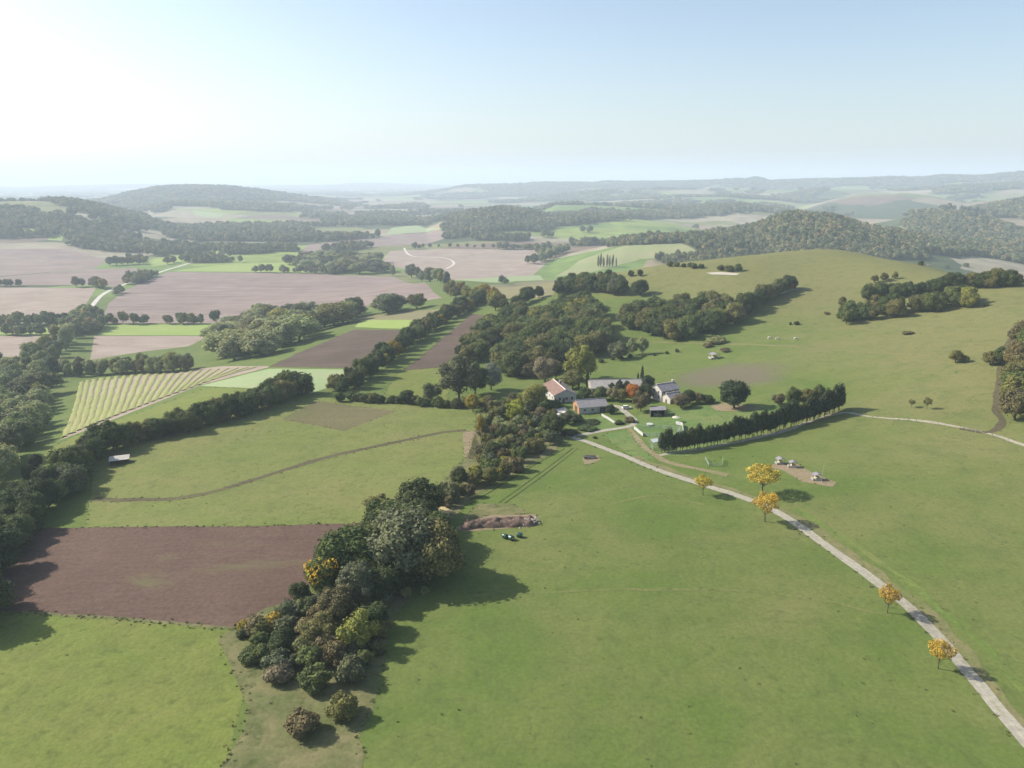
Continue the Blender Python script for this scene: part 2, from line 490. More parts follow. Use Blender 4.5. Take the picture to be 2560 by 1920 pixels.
def far_mat():
    """far country: a patchwork of fields"""
    m, N, L, b = new_mat('far_fields', 0.95, 0.1)
    g = N.new('ShaderNodeNewGeometry')
    mp = N.new('ShaderNodeMapping'); mp.inputs['Rotation'].default_value = (0, 0, 0.35); mp.inputs['Scale'].default_value = (1 / 420, 1 / 260, 0)
    L.new(g.outputs['Position'], mp.inputs['Vector'])
    wob = N.new('ShaderNodeTexNoise'); wob.inputs['Scale'].default_value = 2.0
    L.new(mp.outputs[0], wob.inputs['Vector'])
    ad = N.new('ShaderNodeVectorMath'); ad.operation = 'MULTIPLY_ADD'; ad.inputs[1].default_value = (0.35, 0.35, 0)
    L.new(wob.outputs['Color'], ad.inputs[0]); L.new(mp.outputs[0], ad.inputs[2])
    v = N.new('ShaderNodeTexVoronoi'); v.inputs['Scale'].default_value = 1.0
    L.new(ad.outputs[0], v.inputs['Vector'])
    sx = N.new('ShaderNodeSeparateColor'); L.new(v.outputs['Color'], sx.inputs[0])
    r = N.new('ShaderNodeValToRGB'); r.color_ramp.interpolation = 'CONSTANT'
    e = r.color_ramp.elements
    cols = [(0.0, (0.16, 0.17, 0.07)), (0.20, (0.24, 0.20, 0.13)), (0.36, (0.13, 0.19, 0.05)), (0.52, (0.06, 0.08, 0.035)), (0.72, (0.26, 0.23, 0.16)), (0.84, (0.16, 0.12, 0.09)), (0.93, (0.19, 0.24, 0.06))]
    while len(e) < len(cols): e.new(0.5)
    for k, (p, c) in enumerate(cols): e[k].position = p; e[k].color = (*c, 1)
    L.new(sx.outputs[0], r.inputs[0])
    n2 = pos_noise(N, L, 1 / 60, 5, 0.65)
    c = mix(N, L, 1.0, r.outputs[0], ramp(N, L, n2, [(0.3, (0.75,) * 3), (0.7, (1.25,) * 3)]), 'MULTIPLY')
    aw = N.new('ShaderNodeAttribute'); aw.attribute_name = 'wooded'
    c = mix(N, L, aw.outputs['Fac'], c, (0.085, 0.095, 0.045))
    L.new(c, b.inputs['Base Color'])
    return m

M = {}
M['ground'] = ground_mat()
M['far'] = far_mat()
M['meadow_lush'] = grass_mat('lush_meadow_grass', (0.120, 0.175, 0.040), (0.160, 0.178, 0.055), (0.075, 0.115, 0.030), 1 / 40, dry_amt=0.45)
M['pasture_left'] = grass_mat('olive_pasture_grass', (0.140, 0.168, 0.046), (0.168, 0.170, 0.06), (0.10, 0.126, 0.036), 1 / 45, dry_amt=0.5)
M['verge_green'] = grass_mat('bright_margin_grass', (0.135, 0.170, 0.038), (0.160, 0.170, 0.048), (0.095, 0.122, 0.032), 1 / 30)
M['lawn'] = grass_mat('paddock_grass', (0.100, 0.165, 0.045), (0.150, 0.175, 0.06), (0.075, 0.12, 0.035), 1 / 20)
M['dry_verge'] = grass_mat('dry_verge_grass', (0.200, 0.185, 0.085), (0.25, 0.21, 0.12), (0.13, 0.13, 0.05), 1 / 12)
M['terrace'] = grass_mat('terrace_grass', (0.178, 0.160, 0.072), (0.15, 0.155, 0.06), (0.13, 0.135, 0.05), 1 / 10)
M['verge_mixed'] = grass_mat('mixed_verge_grass', (0.150, 0.155, 0.06), (0.19, 0.165, 0.085), (0.10, 0.125, 0.04), 1 / 8, dry_amt=0.6)
M['trail_grass'] = grass_mat('faint_trail_grass', (0.122, 0.150, 0.044), (0.145, 0.152, 0.056), (0.095, 0.122, 0.034), 1 / 8)
M['rough'] = grass_mat('rough_scrub_grass', (0.122, 0.132, 0.052), (0.19, 0.165, 0.085), (0.07, 0.09, 0.03), 1 / 12, mottle=1.0)
M['soil_red'] = soil_mat('red_brown_plough', (0.096, 0.061, 0.046), (0.122, 0.082, 0.063), 0.06, 0.16, 1.1, 0.12, (0.13, 0.12, 0.06))
M['soil_dark'] = soil_mat('dark_plough', (0.080, 0.058, 0.044), (0.108, 0.080, 0.062), -0.4, 0.4, 2.0)
M['soil_pale'] = soil_mat('pale_tilth', (0.25, 0.195, 0.155), (0.32, 0.26, 0.215), 0.1, 0.25, 3.0)
M['soil_valley'] = soil_mat('valley_plough', (0.20, 0.152, 0.132), (0.25, 0.195, 0.17), 0.03, 0.5, 7.0)  # valley soil painted lighter to imitate haze over it
M['soil_grey'] = soil_mat('bare_grey_pasture', (0.160, 0.142, 0.092), (0.19, 0.168, 0.09), 0.3, 0.2, 2.0, 1.0, (0.19, 0.185, 0.08))
M['soil_olive'] = soil_mat('thin_stubble', (0.115, 0.108, 0.050), (0.14, 0.125, 0.062), 0.6, 0.25, 1.5, 0.3, (0.12, 0.135, 0.05))
M['crop_bright'] = grass_mat('bright_winter_crop', (0.22, 0.30, 0.07), (0.26, 0.31, 0.10), (0.16, 0.22, 0.05), 1 / 60, mottle=0.3)
M['crop_pale'] = grass_mat('pale_green_crop', (0.24, 0.31, 0.15), (0.28, 0.31, 0.17), (0.20, 0.27, 0.12), 1 / 60, mottle=0.3)
M['hill_pale'] = grass_mat('pale_hill_grass', (0.22, 0.25, 0.11), (0.27, 0.26, 0.14), (0.16, 0.19, 0.08), 1 / 90, mottle=0.4)
M['road'] = soil_mat('pale_gravel_road', (0.27, 0.25, 0.20), (0.33, 0.31, 0.25), 0.0, 0.1, 0.6)
M['track_pale'] = soil_mat('stony_track', (0.30, 0.275, 0.21), (0.37, 0.34, 0.27), 0.0, 0.15, 0.6, 0.5, (0.20, 0.19, 0.09))
M['concrete'] = soil_mat('pale_concrete', (0.46, 0.42, 0.38), (0.54, 0.50, 0.46), 0.0, 0.05, 0.6)
M['dirt'] = soil_mat('bare_dirt', (0.205, 0.152, 0.10), (0.25, 0.19, 0.13), 0.0, 0.15, 0.8, 0.75, (0.18, 0.17, 0.08))
M['dirt_faint'] = soil_mat('worn_dirt', (0.205, 0.165, 0.10), (0.25, 0.20, 0.13), 0.0, 0.15, 0.8, 0.8, (0.15, 0.16, 0.06))
M['trail'] = soil_mat('trodden_trail', (0.080, 0.068, 0.040), (0.105, 0.09, 0.052), 0.0, 0.15, 0.8, 0.2, (0.13, 0.14, 0.05))
M['rut'] = grass_mat('flattened_rut_grass', (0.048, 0.064, 0.020), (0.06, 0.07, 0.025), (0.035, 0.05, 0.015), 1 / 10)
M['bark'] = plain('bark', (0.085, 0.065, 0.048), 0.95, 0.1, 0.4, 2.0)
M['bark_pale'] = plain('pale_bark', (0.20, 0.17, 0.13), 0.95, 0.1, 0.3, 2.0)
M['leaf'] = leaf_mat('leaves')
M['leaf_far'] = leaf_mat('far_leaves', False, [(0.0, (0.103, 0.127, 0.057)), (0.3, (0.144, 0.167, 0.075)), (0.6, (0.190, 0.196, 0.092)), (0.8, (0.241, 0.230, 0.109)), (0.92, (0.299, 0.230, 0.103)), (1.0, (0.115, 0.138, 0.069))])  # far foliage lightened in colour to add to the look of haze

# ------------------------------------------------------------------ ground
def land(name, j0, j1, mat, centre=False):
    js = np.arange(j0, j1 + 1)
    nj = len(js)
    vx = gx[:, js].ravel(); vy = gy[:, js].ravel(); vz = gz[:, js].ravel()
    verts = np.stack([vx, vy, vz], 1)
    a = np.arange(NA); b = (a + 1) % NA
    J = np.arange(nj - 1)
    A_, J_ = np.meshgrid(a, J, indexing='ij'); B_, _ = np.meshgrid(b, J, indexing='ij')
    v00 = A_ * nj + J_; v01 = v00 + 1; v10 = B_ * nj + J_; v11 = v10 + 1
    t1 = np.stack([v00, v11, v10], -1).reshape(-1, 3); t2 = np.stack([v00, v01, v11], -1).reshape(-1, 3)
    faces = np.concatenate([t1, t2])
    if centre:
        verts = np.vstack([verts, [[0, 0, hz(25.0, 0.1)]]])
        c = len(verts) - 1
        faces = np.concatenate([faces, np.stack([np.full(NA, c), a * nj, b * nj], -1)])
    me = bpy.data.meshes.new(name)
    me.vertices.add(len(verts)); me.vertices.foreach_set('co', verts.ravel())
    me.loops.add(len(faces) * 3); me.loops.foreach_set('vertex_index', faces.ravel())
    me.polygons.add(len(faces)); me.polygons.foreach_set('loop_start', np.arange(len(faces)) * 3)
    me.update(calc_edges=True); me.validate()
    me.polygons.foreach_set('use_smooth', [True] * len(faces))
    me.materials.append(mat)
    o = bpy.data.objects.new(name, me); COL.objects.link(o)
    return o

JS = int(np.searchsorted(RAD, 1180))
o = land('ground', 0, JS, M['ground'], True)
tag(o, 'rolling green and dry grass pasture around the farm', 'ground', kind='structure')
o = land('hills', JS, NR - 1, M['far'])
tag(o, 'far valley and hazy wooded hills up to the horizon', 'hills', kind='structure')

# ------------------------------------------------------------------ sheets laid on the land
def clip_half(poly, ax, val, keep_ge):
    out = []
    m = len(poly)
    for i in range(m):
        p, q = poly[i], poly[(i + 1) % m]
        a = p[ax] - val; b = q[ax] - val
        if not keep_ge: a, b = -a, -b
        if a >= 0: out.append(p)
        if (a > 0 and b < 0) or (a < 0 and b > 0):
            t = a / (a - b)
            out.append((p[0] + (q[0] - p[0]) * t, p[1] + (q[1] - p[1]) * t))
    return out

def clip_diag(poly, low):
    """keep fu>=fv (low) or fu<=fv, both in cell coordinates"""
    out = []; m = len(poly)
    for i in range(m):
        p, q = poly[i], poly[(i + 1) % m]
        a = p[0] - p[1]; b = q[0] - q[1]
        if not low: a, b = -a, -b
        if a >= 0: out.append(p)
        if (a > 0 and b < 0) or (a < 0 and b > 0):
            t = a / (a - b); out.append((p[0] + (q[0] - p[0]) * t, p[1] + (q[1] - p[1]) * t))
    return out

def inside(px, py, poly):
    x = np.asarray(px); y = np.asarray(py)
    c = np.zeros(x.shape, bool)
    n_ = len(poly)
    for i in range(n_):
        x1, y1 = poly[i]; x2, y2 = poly[(i + 1) % n_]
        if y1 == y2: continue
        c ^= ((y1 > y) != (y2 > y)) & (x < (x2 - x1) * (y - y1) / (y2 - y1) + x1)
    return c

FIELD_XY = []

def sheet(name, xy, mat, layer=1, label=None, cat=None, kind='structure', parent=None):
    """polygon in world x,y draped exactly on the land, a little above it"""
    FIELD_XY.append((name, xy))
    dense = []
    m = len(xy)
    for i in range(m):
        (x1, y1), (x2, y2) = xy[i], xy[(i + 1) % m]
        r = max(40, min(math.hypot(x1, y1), math.hypot(x2, y2)))
        k = max(1, int(math.hypot(x2 - x1, y2 - y1) / (r * 0.03)))
        for t in range(k): dense.append((x1 + (x2 - x1) * t / k, y1 + (y2 - y1) * t / k))
    D = np.array(dense)
    u, v = to_uv(D[:, 0], D[:, 1])
    poly = list(zip(u.tolist(), v.tolist()))
    i0, i1 = int(u.min()), min(int(u.max()), NA - 2); j0, j1 = int(v.min()), min(int(v.max()), NR - 2)
    I, J = np.meshgrid(np.arange(i0, i1 + 1), np.arange(j0, j1 + 1), indexing='ij')
    cin = inside(I + 0.5, J + 0.5, poly)
    edge = np.zeros_like(cin)
    for (a, b), (c, d) in zip(poly, poly[1:] + poly[:1]):
        k = int(max(abs(c - a), abs(d - b)) * 8) + 2
        uu = np.linspace(a, c, k); vv = np.linspace(b, d, k)
        for e1 in (-0.02, 0.02):
            for e2 in (-0.02, 0.02):
                ii = np.clip(np.floor(uu + e1).astype(int) - i0, 0, i1 - i0); jj = np.clip(np.floor(vv + e2).astype(int) - j0, 0, j1 - j0)
                edge[ii, jj] = True
    vid = {}; vu = []; faces = []
    def V(a, b):
        key = (round(a, 5), round(b, 5))
        if key not in vid: vid[key] = len(vu); vu.append(key)
        return vid[key]
    for i, j in zip(*np.nonzero(cin & ~edge)):
        a, b = i + i0, j + j0
        q = V(a, b), V(a + 1, b), V(a + 1, b + 1), V(a, b + 1)
        faces.append((q[0], q[2], q[1])); faces.append((q[0], q[3], q[2]))
    band = {}
    for i, j in zip(*np.nonzero(edge)):
        a, b = int(i + i0), int(j + j0)
        if b not in band: band[b] = clip_half(clip_half(poly, 1, b, True), 1, b + 1, False)
        p = band[b]
        if len(p) < 3: continue
        p = clip_half(clip_half(p, 0, a, True), 0, a + 1, False)
        if len(p) < 3: continue
        p = [(x - a, y - b) for x, y in p]
        for low in (True, False):
            q = clip_diag(p, low)
            ids = []
            for x, y in q:
                k = V(x + a, y + b)
                if k not in ids: ids.append(k)
            if len(ids) >= 3:
                ar = sum(vu[ids[k]][0] * vu[ids[(k + 1) % len(ids)]][1] - vu[ids[(k + 1) % len(ids)]][0] * vu[ids[k]][1] for k in range(len(ids)))
                if abs(ar) > 1e-7:
                    faces.append(tuple(reversed(ids)) if ar > 0 else tuple(ids))
    uv = np.array(vu)
    x = grid_at(gx, uv[:, 0], uv[:, 1]); y = grid_at(gy, uv[:, 0], uv[:, 1]); z = grid_at(gz, uv[:, 0], uv[:, 1])
    z = z + (0.006 + 0.006 * layer) * (1 + np.hypot(x, y) / 600)
    o = mesh_obj(name, np.stack([x, y, z], 1).tolist(), faces, mat, parent, smooth=True)
    return tag(o, label, cat, kind=kind)

def world_poly(pp):
    """pixel outline -> world outline; edges subdivided in the picture so straight edges stay straight"""
    out = []
    for (a, b), (c, d) in zip(pp, pp[1:] + pp[:1]):
        k = max(1, int(math.hypot(c - a, d - b) / 60))
        for t in range(k):
            p = at(a + (c - a) * t / k, b + (d - b) * t / k); out.append((p.x, p.y))
    return out

def wobble(xy, amp, s=0, sc_=9.0):
    """uneven field edges"""
    out = []
    m = len(xy)
    for i in range(m):
        (x1, y1), (x2, y2) = xy[i], xy[(i + 1) % m]
        k = max(1, int(math.hypot(x2 - x1, y2 - y1) / 6.0)) if math.hypot(x1, y1) < 500 else 1
        for t in range(k):
            x, y = x1 + (x2 - x1) * t / k, y1 + (y2 - y1) * t / k
            out.append((x + amp * 2 * float(fbm(np.array([x]), np.array([y]), sc_, 200 + s, 3)[0]), y + amp * 2 * float(fbm(np.array([x]), np.array([y]), sc_, 300 + s, 3)[0])))
    return out

def smooth_line(pp, k=6):
    """Catmull-Rom through world points"""
    q = [pp[0]] + list(pp) + [pp[-1]]
    out = []
    for i in range(1, len(q) - 2):
        p0, p1, p2, p3 = (np.array(q[i + d][:2]) for d in (-1, 0, 1, 2))
        for t in np.linspace(0, 1, k, endpoint=False):
            out.append(0.5 * (2 * p1 + (p2 - p0) * t + (2 * p0 - 5 * p1 + 4 * p2 - p3) * t * t + (3 * p1 - p0 - 3 * p2 + p3) * t ** 3))
    out.append(np.array(q[-2][:2]))
    return out

def ribbon(line, w, amp=0.0, s=0):
    """outline of a strip of width w along a world line"""
    L_, R_ = [], []
    for i, p in enumerate(line):
        d = line[min(i + 1, len(line) - 1)] - line[max(i - 1, 0)]
        d = d / (np.linalg.norm(d) + 1e-9); nrm = np.array([-d[1], d[0]])
        a = amp * (2 * float(vnoise(p[0] / 5, p[1] / 5, s)) - 1); b = amp * (2 * float(vnoise(p[0] / 5, p[1] / 5, s + 9)) - 1)
        ww = w if not callable(w) else w(i / (len(line) - 1))
        L_.append(tuple(p + nrm * (ww / 2 + a))); R_.append(tuple(p - nrm * (ww / 2 + b)))
    return L_ + R_[::-1]

def px_line(pp, k=6):
    return smooth_line([at(*q) for q in pp], k)

def field(name, pp, mat, label, layer=1, cat='field', amp=0.8, s=0):
    return sheet(name, wobble(world_poly(pp), amp, s), M[mat], layer, label, cat)

# near fields
field('pasture', [(215, 1318), (235, 1150), (430, 1085), (700, 1000), (760, 985), (860, 1000), (1010, 1010), (1180, 1015), (1190, 1080), (1160, 1150), (1090, 1240), (930, 1300), (880, 1308), (560, 1316)], 'pasture_left',
      'olive green pasture between the tree belt and the scrub strip, crossed by a dark trail', 1, 'pasture', 1.2, 1)
field('ploughed_field', [(-250, 1335), (240, 1318), (600, 1315), (880, 1308), (930, 1300), (870, 1390), (770, 1470), (720, 1530), (600, 1573), (300, 1546), (30, 1529), (-250, 1515)], 'soil_red',
      'reddish brown ploughed field beside the big dark oak copse', 2, 'ploughed field', 1.0, 4)
field('meadow', [(-250, 1518), (30, 1532), (300, 1549), (600, 1577), (660, 1620), (600, 1760), (560, 1990), (-300, 1990)], 'verge_green', 'bright green meadow strip below the reddish ploughed field', 1, 'meadow', 1.0, 5)
field('field_margin', [(20, 1526), (300, 1543), (600, 1570), (600, 1577), (300, 1550), (20, 1532)], 'rough', 'rough grass margin along the lower edge of the ploughed field', 3, 'field margin', 0.4, 6)
field('meadow', [(90, 1165), (125, 1120), (190, 1090), (520, 968), (680, 975), (640, 985), (470, 1040), (330, 1075), (220, 1115), (130, 1190), (70, 1240)], 'verge_green', 'bright green grass strip beyond the dark tree belt', 1, 'meadow', 1.0, 7)
field('stubble_field', [(705, 1048), (790, 1003), (990, 1028), (860, 1078)], 'soil_olive', 'olive brown stubble patch at the corner of the pasture', 2, 'stubble field', 0.6, 8)
field('ploughed_strip', [(1157, 1080), (1188, 1078), (1196, 1110), (1192, 1150), (1160, 1142)], 'dirt', 'narrow brown strip of bare soil beside the scrub', 3, 'field strip', 0.5, 9)
field('ploughed_field', [(672, 917), (740, 885), (885, 824), (1062, 826), (985, 880), (905, 921)], 'soil_dark', 'dark brown ploughed field behind the hedgerow', 2, 'ploughed field', 0.8, 10)
field('grass_strip', [(886, 818), (905, 800), (1090, 800), (1062, 824)], 'crop_bright', 'thin green strip above the dark ploughed field', 2, 'field strip', 0.8, 11)
field('ploughed_field', [(880, 796), (1000, 780), (1150, 770), (1090, 800), (905, 800)], 'soil_grey', 'thin tan strip of soil above the green strip', 2, 'field strip', 0.8, 12)
field('ploughed_field', [(1008, 926), (1108, 918), (1170, 850), (1222, 790), (1180, 785), (1100, 850)], 'soil_dark', 'brown ploughed strip between the hedgerow and the strip wood', 2, 'ploughed field', 0.8, 13)
field('meadow', [(960, 985), (1000, 925), (1110, 920), (1125, 960), (1120, 1000), (1040, 1000)], 'verge_green', 'bright green grass at the foot of the brown ploughed strip', 2, 'meadow', 0.8, 14)
field('ploughed_field', [(1215, 712), (1300, 706), (1392, 698), (1385, 740), (1300, 752), (1235, 740)], 'soil_grey', 'brown field among the upper woods below the hill', 2, 'ploughed field', 0.8, 15)
field('paddock', [(1545, 1060), (1600, 1085), (1660, 1140), (1720, 1140), (1850, 1090), (1990, 1030), (1960, 1010), (1780, 1012), (1670, 1020), (1600, 1035)], 'lawn', 'bright green paddock in front of the farm garden', 1, 'paddock', 1.5, 17)
field('garden_lawn', [(1440, 1045), (1520, 1040), (1560, 1052), (1555, 1066), (1480, 1080), (1440, 1070)], 'lawn', 'green lawn in front of the grey roofed barn', 1, 'lawn', 0.8, 18)
field('meadow', [(1510, 1085), (1570, 1076), (1600, 1110), (1640, 1150), (1600, 1150), (1530, 1110)], 'lawn', 'green wedge of grass between the drive and the gravel road', 1, 'meadow', 1.0, 19)
field('rough_ground', [(560, 1600), (600, 1560), (760, 1490), (880, 1380), (980, 1280), (1090, 1235), (1170, 1140), (1190, 1050), (1330, 1000), (1420, 1085), (1390, 1130), (1190, 1240), (1120, 1300), (1060, 1420), (965, 1620), (930, 1760), (900, 1990), (560, 1990), (600, 1760)],
      'rough', 'rough scrubby ground under the copse and thicket', 3, 'scrubland', 3.5, 20)
field('dirt_patch', [(1170, 1305), (1230, 1288), (1335, 1287), (1343, 1318), (1170, 1330), (1140, 1322)], 'dirt', 'bare trampled earth under the long mud heap', 4, 'dirt', 2.0, 21)
field('dirt_patch', [(1150, 1300), (1200, 1262), (1290, 1262), (1330, 1288), (1230, 1292)], 'rough', 'brownish trampled grass behind the mud heap', 2, 'dirt', 2.5, 22)
field('dirt_patch', [(1455, 1146), (1495, 1140), (1500, 1150), (1462, 1162)], 'dirt', 'bare earth round the log pile near the gravel road', 3, 'dirt', 2.0, 23)
field('dirt_patch', [(1935, 1160), (1985, 1160), (2030, 1185), (2090, 1205), (2080, 1218), (2000, 1205), (1960, 1178), (1925, 1172)], 'dirt', 'trampled bare earth round the three cattle feeders', 2, 'dirt', 2.0, 24)
field('dirt_patch', [(1770, 1015), (1800, 1008), (1860, 1014), (1900, 1022), (1840, 1030), (1790, 1026)], 'dirt', 'pinkish bare earth under the round dark oak', 3, 'dirt', 2.0, 25)
field('concrete_yard', [(1385, 1024), (1412, 1018), (1420, 1026), (1405, 1040), (1388, 1044)], 'concrete', 'pale concrete yard beside the grey roofed barn', 3, 'yard', 0.1, 26)

# trails, road and tracks
def strip(name, pp, w, mat, label, layer=4, cat='path', amp=0.3, s=0, k=6):
    return sheet(name, ribbon(px_line(pp, k), w, amp, s), M[mat], layer, label, cat)

strip('trail', [(235, 1248), (330, 1250), (450, 1245), (560, 1222), (680, 1185), (820, 1142), (960, 1112), (1090, 1084), (1165, 1075)], 2.6, 'trail', 'dark trodden trail curving across the olive pasture', 4, 'path', 0.5, 1)
ROAD = [(1405, 1083), (1440, 1096), (1480, 1109), (1560, 1140), (1650, 1177), (1750, 1210), (1860, 1245), (1960, 1290), (2060, 1360), (2160, 1432), (2260, 1508), (2340, 1585), (2420, 1680), (2520, 1800), (2680, 1980)]
strip('verge', [(x + 20, y + 2) for x, y in ROAD[3:]], 5.0, 'verge_mixed', 'strip of dry straw coloured grass along the gravel road', 3, 'verge', 1.3, 3)
strip('road', ROAD, 2.7, 'road', 'pale gravel road running down from the farm past the yellow trees', 6, 'road', 0.18, 4)
strip('wheel_track_verge', ROAD[1:], 0.45, 'track_pale', 'thin grassy crown along the middle of the gravel road', 7, 'verge', 0.25, 14)
strip('driveway', [(1395, 1082), (1440, 1088), (1500, 1078), (1545, 1071), (1578, 1064), (1586, 1054), (1576, 1042), (1560, 1028), (1545, 1016), (1500, 1013)], 2.8, 'road', 'pale drive bending from the road junction to the farmyard', 5, 'road', 0.2, 5)
strip('dirt_track', [(1572, 1068), (1590, 1092), (1615, 1122), (1660, 1152), (1740, 1172), (1820, 1188)], 2.4, 'dirt_faint', 'brown dirt track leading from the drive past the paddock', 3, 'path', 0.6, 6)
strip('grass_bank', [(1985, 1270), (2100, 1340), (2220, 1420), (2350, 1520), (2450, 1610), (2560, 1730)], 1.5, 'meadow_lush', 'darker green grass ditch running beside the gravel road', 4, 'ditch', 0.9, 7)
strip('pale_track', [(1648, 1138), (1740, 1124), (1850, 1104), (1950, 1080), (2040, 1050), (2110, 1032), (2180, 1042), (2290, 1051), (2400, 1068), (2480, 1086), (2570, 1116), (2700, 1160)], 1.9, 'track_pale', 'pale stony track along the row of conifers and across the pasture', 4, 'path', 0.7, 8)
strip('wheel_rut', [(1176, 1260), (1250, 1215), (1330, 1166), (1412, 1122)], 0.5, 'rut', 'single dark wheel rut along the scrub edge', 4, 'wheel rut', 0.15, 9)
strip('wheel_rut', [(1247, 1258), (1310, 1212), (1375, 1165), (1433, 1120)], 0.42, 'rut', 'dark wheel rut on the scrub side of the double track', 4, 'wheel rut', 0.12, 10)
strip('wheel_rut', [(1262, 1258), (1326, 1213), (1391, 1164), (1446, 1120)], 0.42, 'rut', 'dark wheel rut on the road side of the double track', 4, 'wheel rut', 0.12, 11)
strip('wood_edge_track', [(1840, 792), (1880, 765), (1930, 742), (1985, 722)], 3.0, 'concrete', 'pale track along the lower edge of the hillside trees', 4, 'path', 0.5, 12)
strip('trail', [(2560, 800), (2510, 880), (2498, 960), (2490, 1020), (2505, 1055), (2470, 1080), (2400, 1072)], 2.4, 'trail', 'brown trail round the thicket at the edge of the hill pasture', 4, 'path', 0.5, 13)
strip('valley_road', [(180, 812), (225, 770), (262, 733), (340, 700), (440, 668), (520, 645), (600, 628)], 6.0, 'concrete', 'white valley road between the ploughed fields', 5, 'road', 0.3, 15)
strip('terrace_bank', [(1500, 838), (1700, 858), (1900, 862), (2150, 880), (2380, 892)], 3.0, 'terrace', 'faint dry bank across the hill pasture', 3, 'bank', 1.6, 16)

strip('animal_trail', [(1290, 1300), (1400, 1288), (1520, 1262), (1640, 1240), (1760, 1262)], 1.0, 'trail_grass', 'faint grazing trail crossing the meadow above the mud heap', 3, 'path', 0.5, 21)
strip('animal_trail', [(1180, 1490), (1420, 1478), (1700, 1474), (1960, 1486), (2230, 1540)], 1.0, 'trail_grass', 'faint grazing trail crossing the lower meadow to the road', 3, 'path', 0.6, 22)
# valley fields
field('ploughed_field', [(-120, 622), (180, 622), (270, 650), (235, 672), (-120, 700)], 'soil_valley', 'brown ploughed field below the wooded hill', 1, 'ploughed field', 0, 30)
field('ploughed_field', [(-120, 702), (220, 674), (340, 670), (345, 684), (290, 718), (240, 712), (-120, 714)], 'soil_valley', 'thin brown field crossing to the valley road', 1, 'ploughed field', 0, 31)
field('stubble_field', [(-120, 718), (240, 720), (222, 750), (180, 806), (-120, 812)], 'soil_pale', 'pale tan stubble field beside the valley road', 1, 'stubble field', 0, 32)
field('crop_field', [(-120, 818), (160, 815), (150, 834), (-120, 838)], 'crop_bright', 'thin bright green crop strip beside the valley road trees', 1, 'crop field', 0, 33)
field('stubble_field', [(-120, 842), (150, 838), (100, 890), (-120, 895)], 'soil_pale', 'pale pink tan field beyond the valley willows', 1, 'stubble field', 0, 34)
field('ploughed_field', [(420, 680), (640, 682), (778, 684), (850, 688), (986, 692), (1064, 707), (1105, 745), (1000, 760), (850, 770), (545, 808), (249, 808), (272, 758), (311, 727)], 'soil_valley', 'large grey brown ploughed field in the middle of the valley', 1, 'ploughed field', 0, 35)
field('crop_field', [(262, 812), (565, 810), (525, 838), (245, 838)], 'crop_bright', 'bright yellow green crop strip in front of the large ploughed field', 1, 'crop field', 0, 36)
field('stubble_field', [(235, 840), (520, 840), (470, 866), (350, 880), (225, 900)], 'soil_pale', 'pale pinkish field behind the stream trees', 1, 'stubble field', 0, 37)
field('crop_field', [(470, 672), (560, 662), (715, 656), (770, 682), (640, 680), (430, 678)], 'crop_bright', 'bright green crop field above the large ploughed field', 2, 'crop field', 0, 38)
field('crop_field', [(370, 650), (480, 632), (545, 626), (560, 636), (470, 655), (380, 666)], 'crop_bright', 'narrow bright green field beside the far valley road', 1, 'crop field', 0, 39)
field('vineyard_field', [(160, 1095), (185, 1010), (205, 958), (380, 935), (560, 915), (680, 916), (500, 963), (330, 1030), (140, 1105)], 'soil_pale', 'pale striped field of cut grass rows above the valley', 1, 'crop field', 0, 40)
field('crop_field', [(500, 965), (580, 945), (672, 922), (905, 924), (840, 962), (775, 985), (740, 965), (690, 985), (640, 972)], 'crop_pale', 'smooth pale green crop field beside the striped rows', 2, 'crop field', 0, 41)
field('stubble_field', [(975, 628), (1100, 622), (1335, 625), (1368, 655), (1330, 690), (1220, 700), (1120, 700), (1050, 680), (950, 660)], 'soil_pale', 'wide pinkish tan field in the middle valley', 1, 'stubble field', 0, 42)
field('crop_field', [(1110, 702), (1230, 694), (1350, 688), (1360, 700), (1220, 706)], 'crop_pale', 'pale green field just beyond the upper woods', 2, 'crop field', 0, 43)
field('stubble_field', [(960, 590), (1080, 575), (1130, 588), (1060, 612), (900, 618)], 'soil_valley', 'grey brown field at the foot of the mid valley wooded hill', 1, 'stubble field', 0, 44)
field('crop_field', [(978, 570), (1040, 562), (1105, 572), (1080, 577), (965, 587)], 'crop_pale', 'pale green field at the foot of the mid valley hill', 1, 'crop field', 0, 45)
field('hill_pasture', [(1385, 692), (1450, 650), (1560, 615), (1700, 608), (1760, 640), (1600, 648), (1480, 680)], 'hill_pale', 'pale green hillside pasture behind the farm ridge', 1, 'pasture', 0, 46)
field('ploughed_field', [(770, 612), (860, 600), (950, 595), (900, 618), (830, 622), (740, 640)], 'soil_valley', 'thin brown field in the far valley', 1, 'ploughed field', 0, 47)
field('crop_field', [(480, 525), (560, 535), (545, 546), (490, 540)], 'crop_pale', 'pale green field on the far hill face', 1, 'crop field', 0, 48)
field('crop_field', [(45, 570), (95, 573), (90, 590), (50, 588)], 'crop_bright', 'small green clearing low on the wooded hill', 1, 'crop field', 0, 49)
field('crop_field', [(125, 585), (160, 585), (155, 602), (120, 600)], 'crop_bright', 'second small green clearing beside the wooded hill', 1, 'crop field', 0, 50)
strip('valley_path', [(1010, 620), (1030, 640), (1110, 645), (1135, 658), (1115, 672)], 5.0, 'concrete', 'pale farm path crossing the tan valley field', 4, 'path', 0.3, 17)

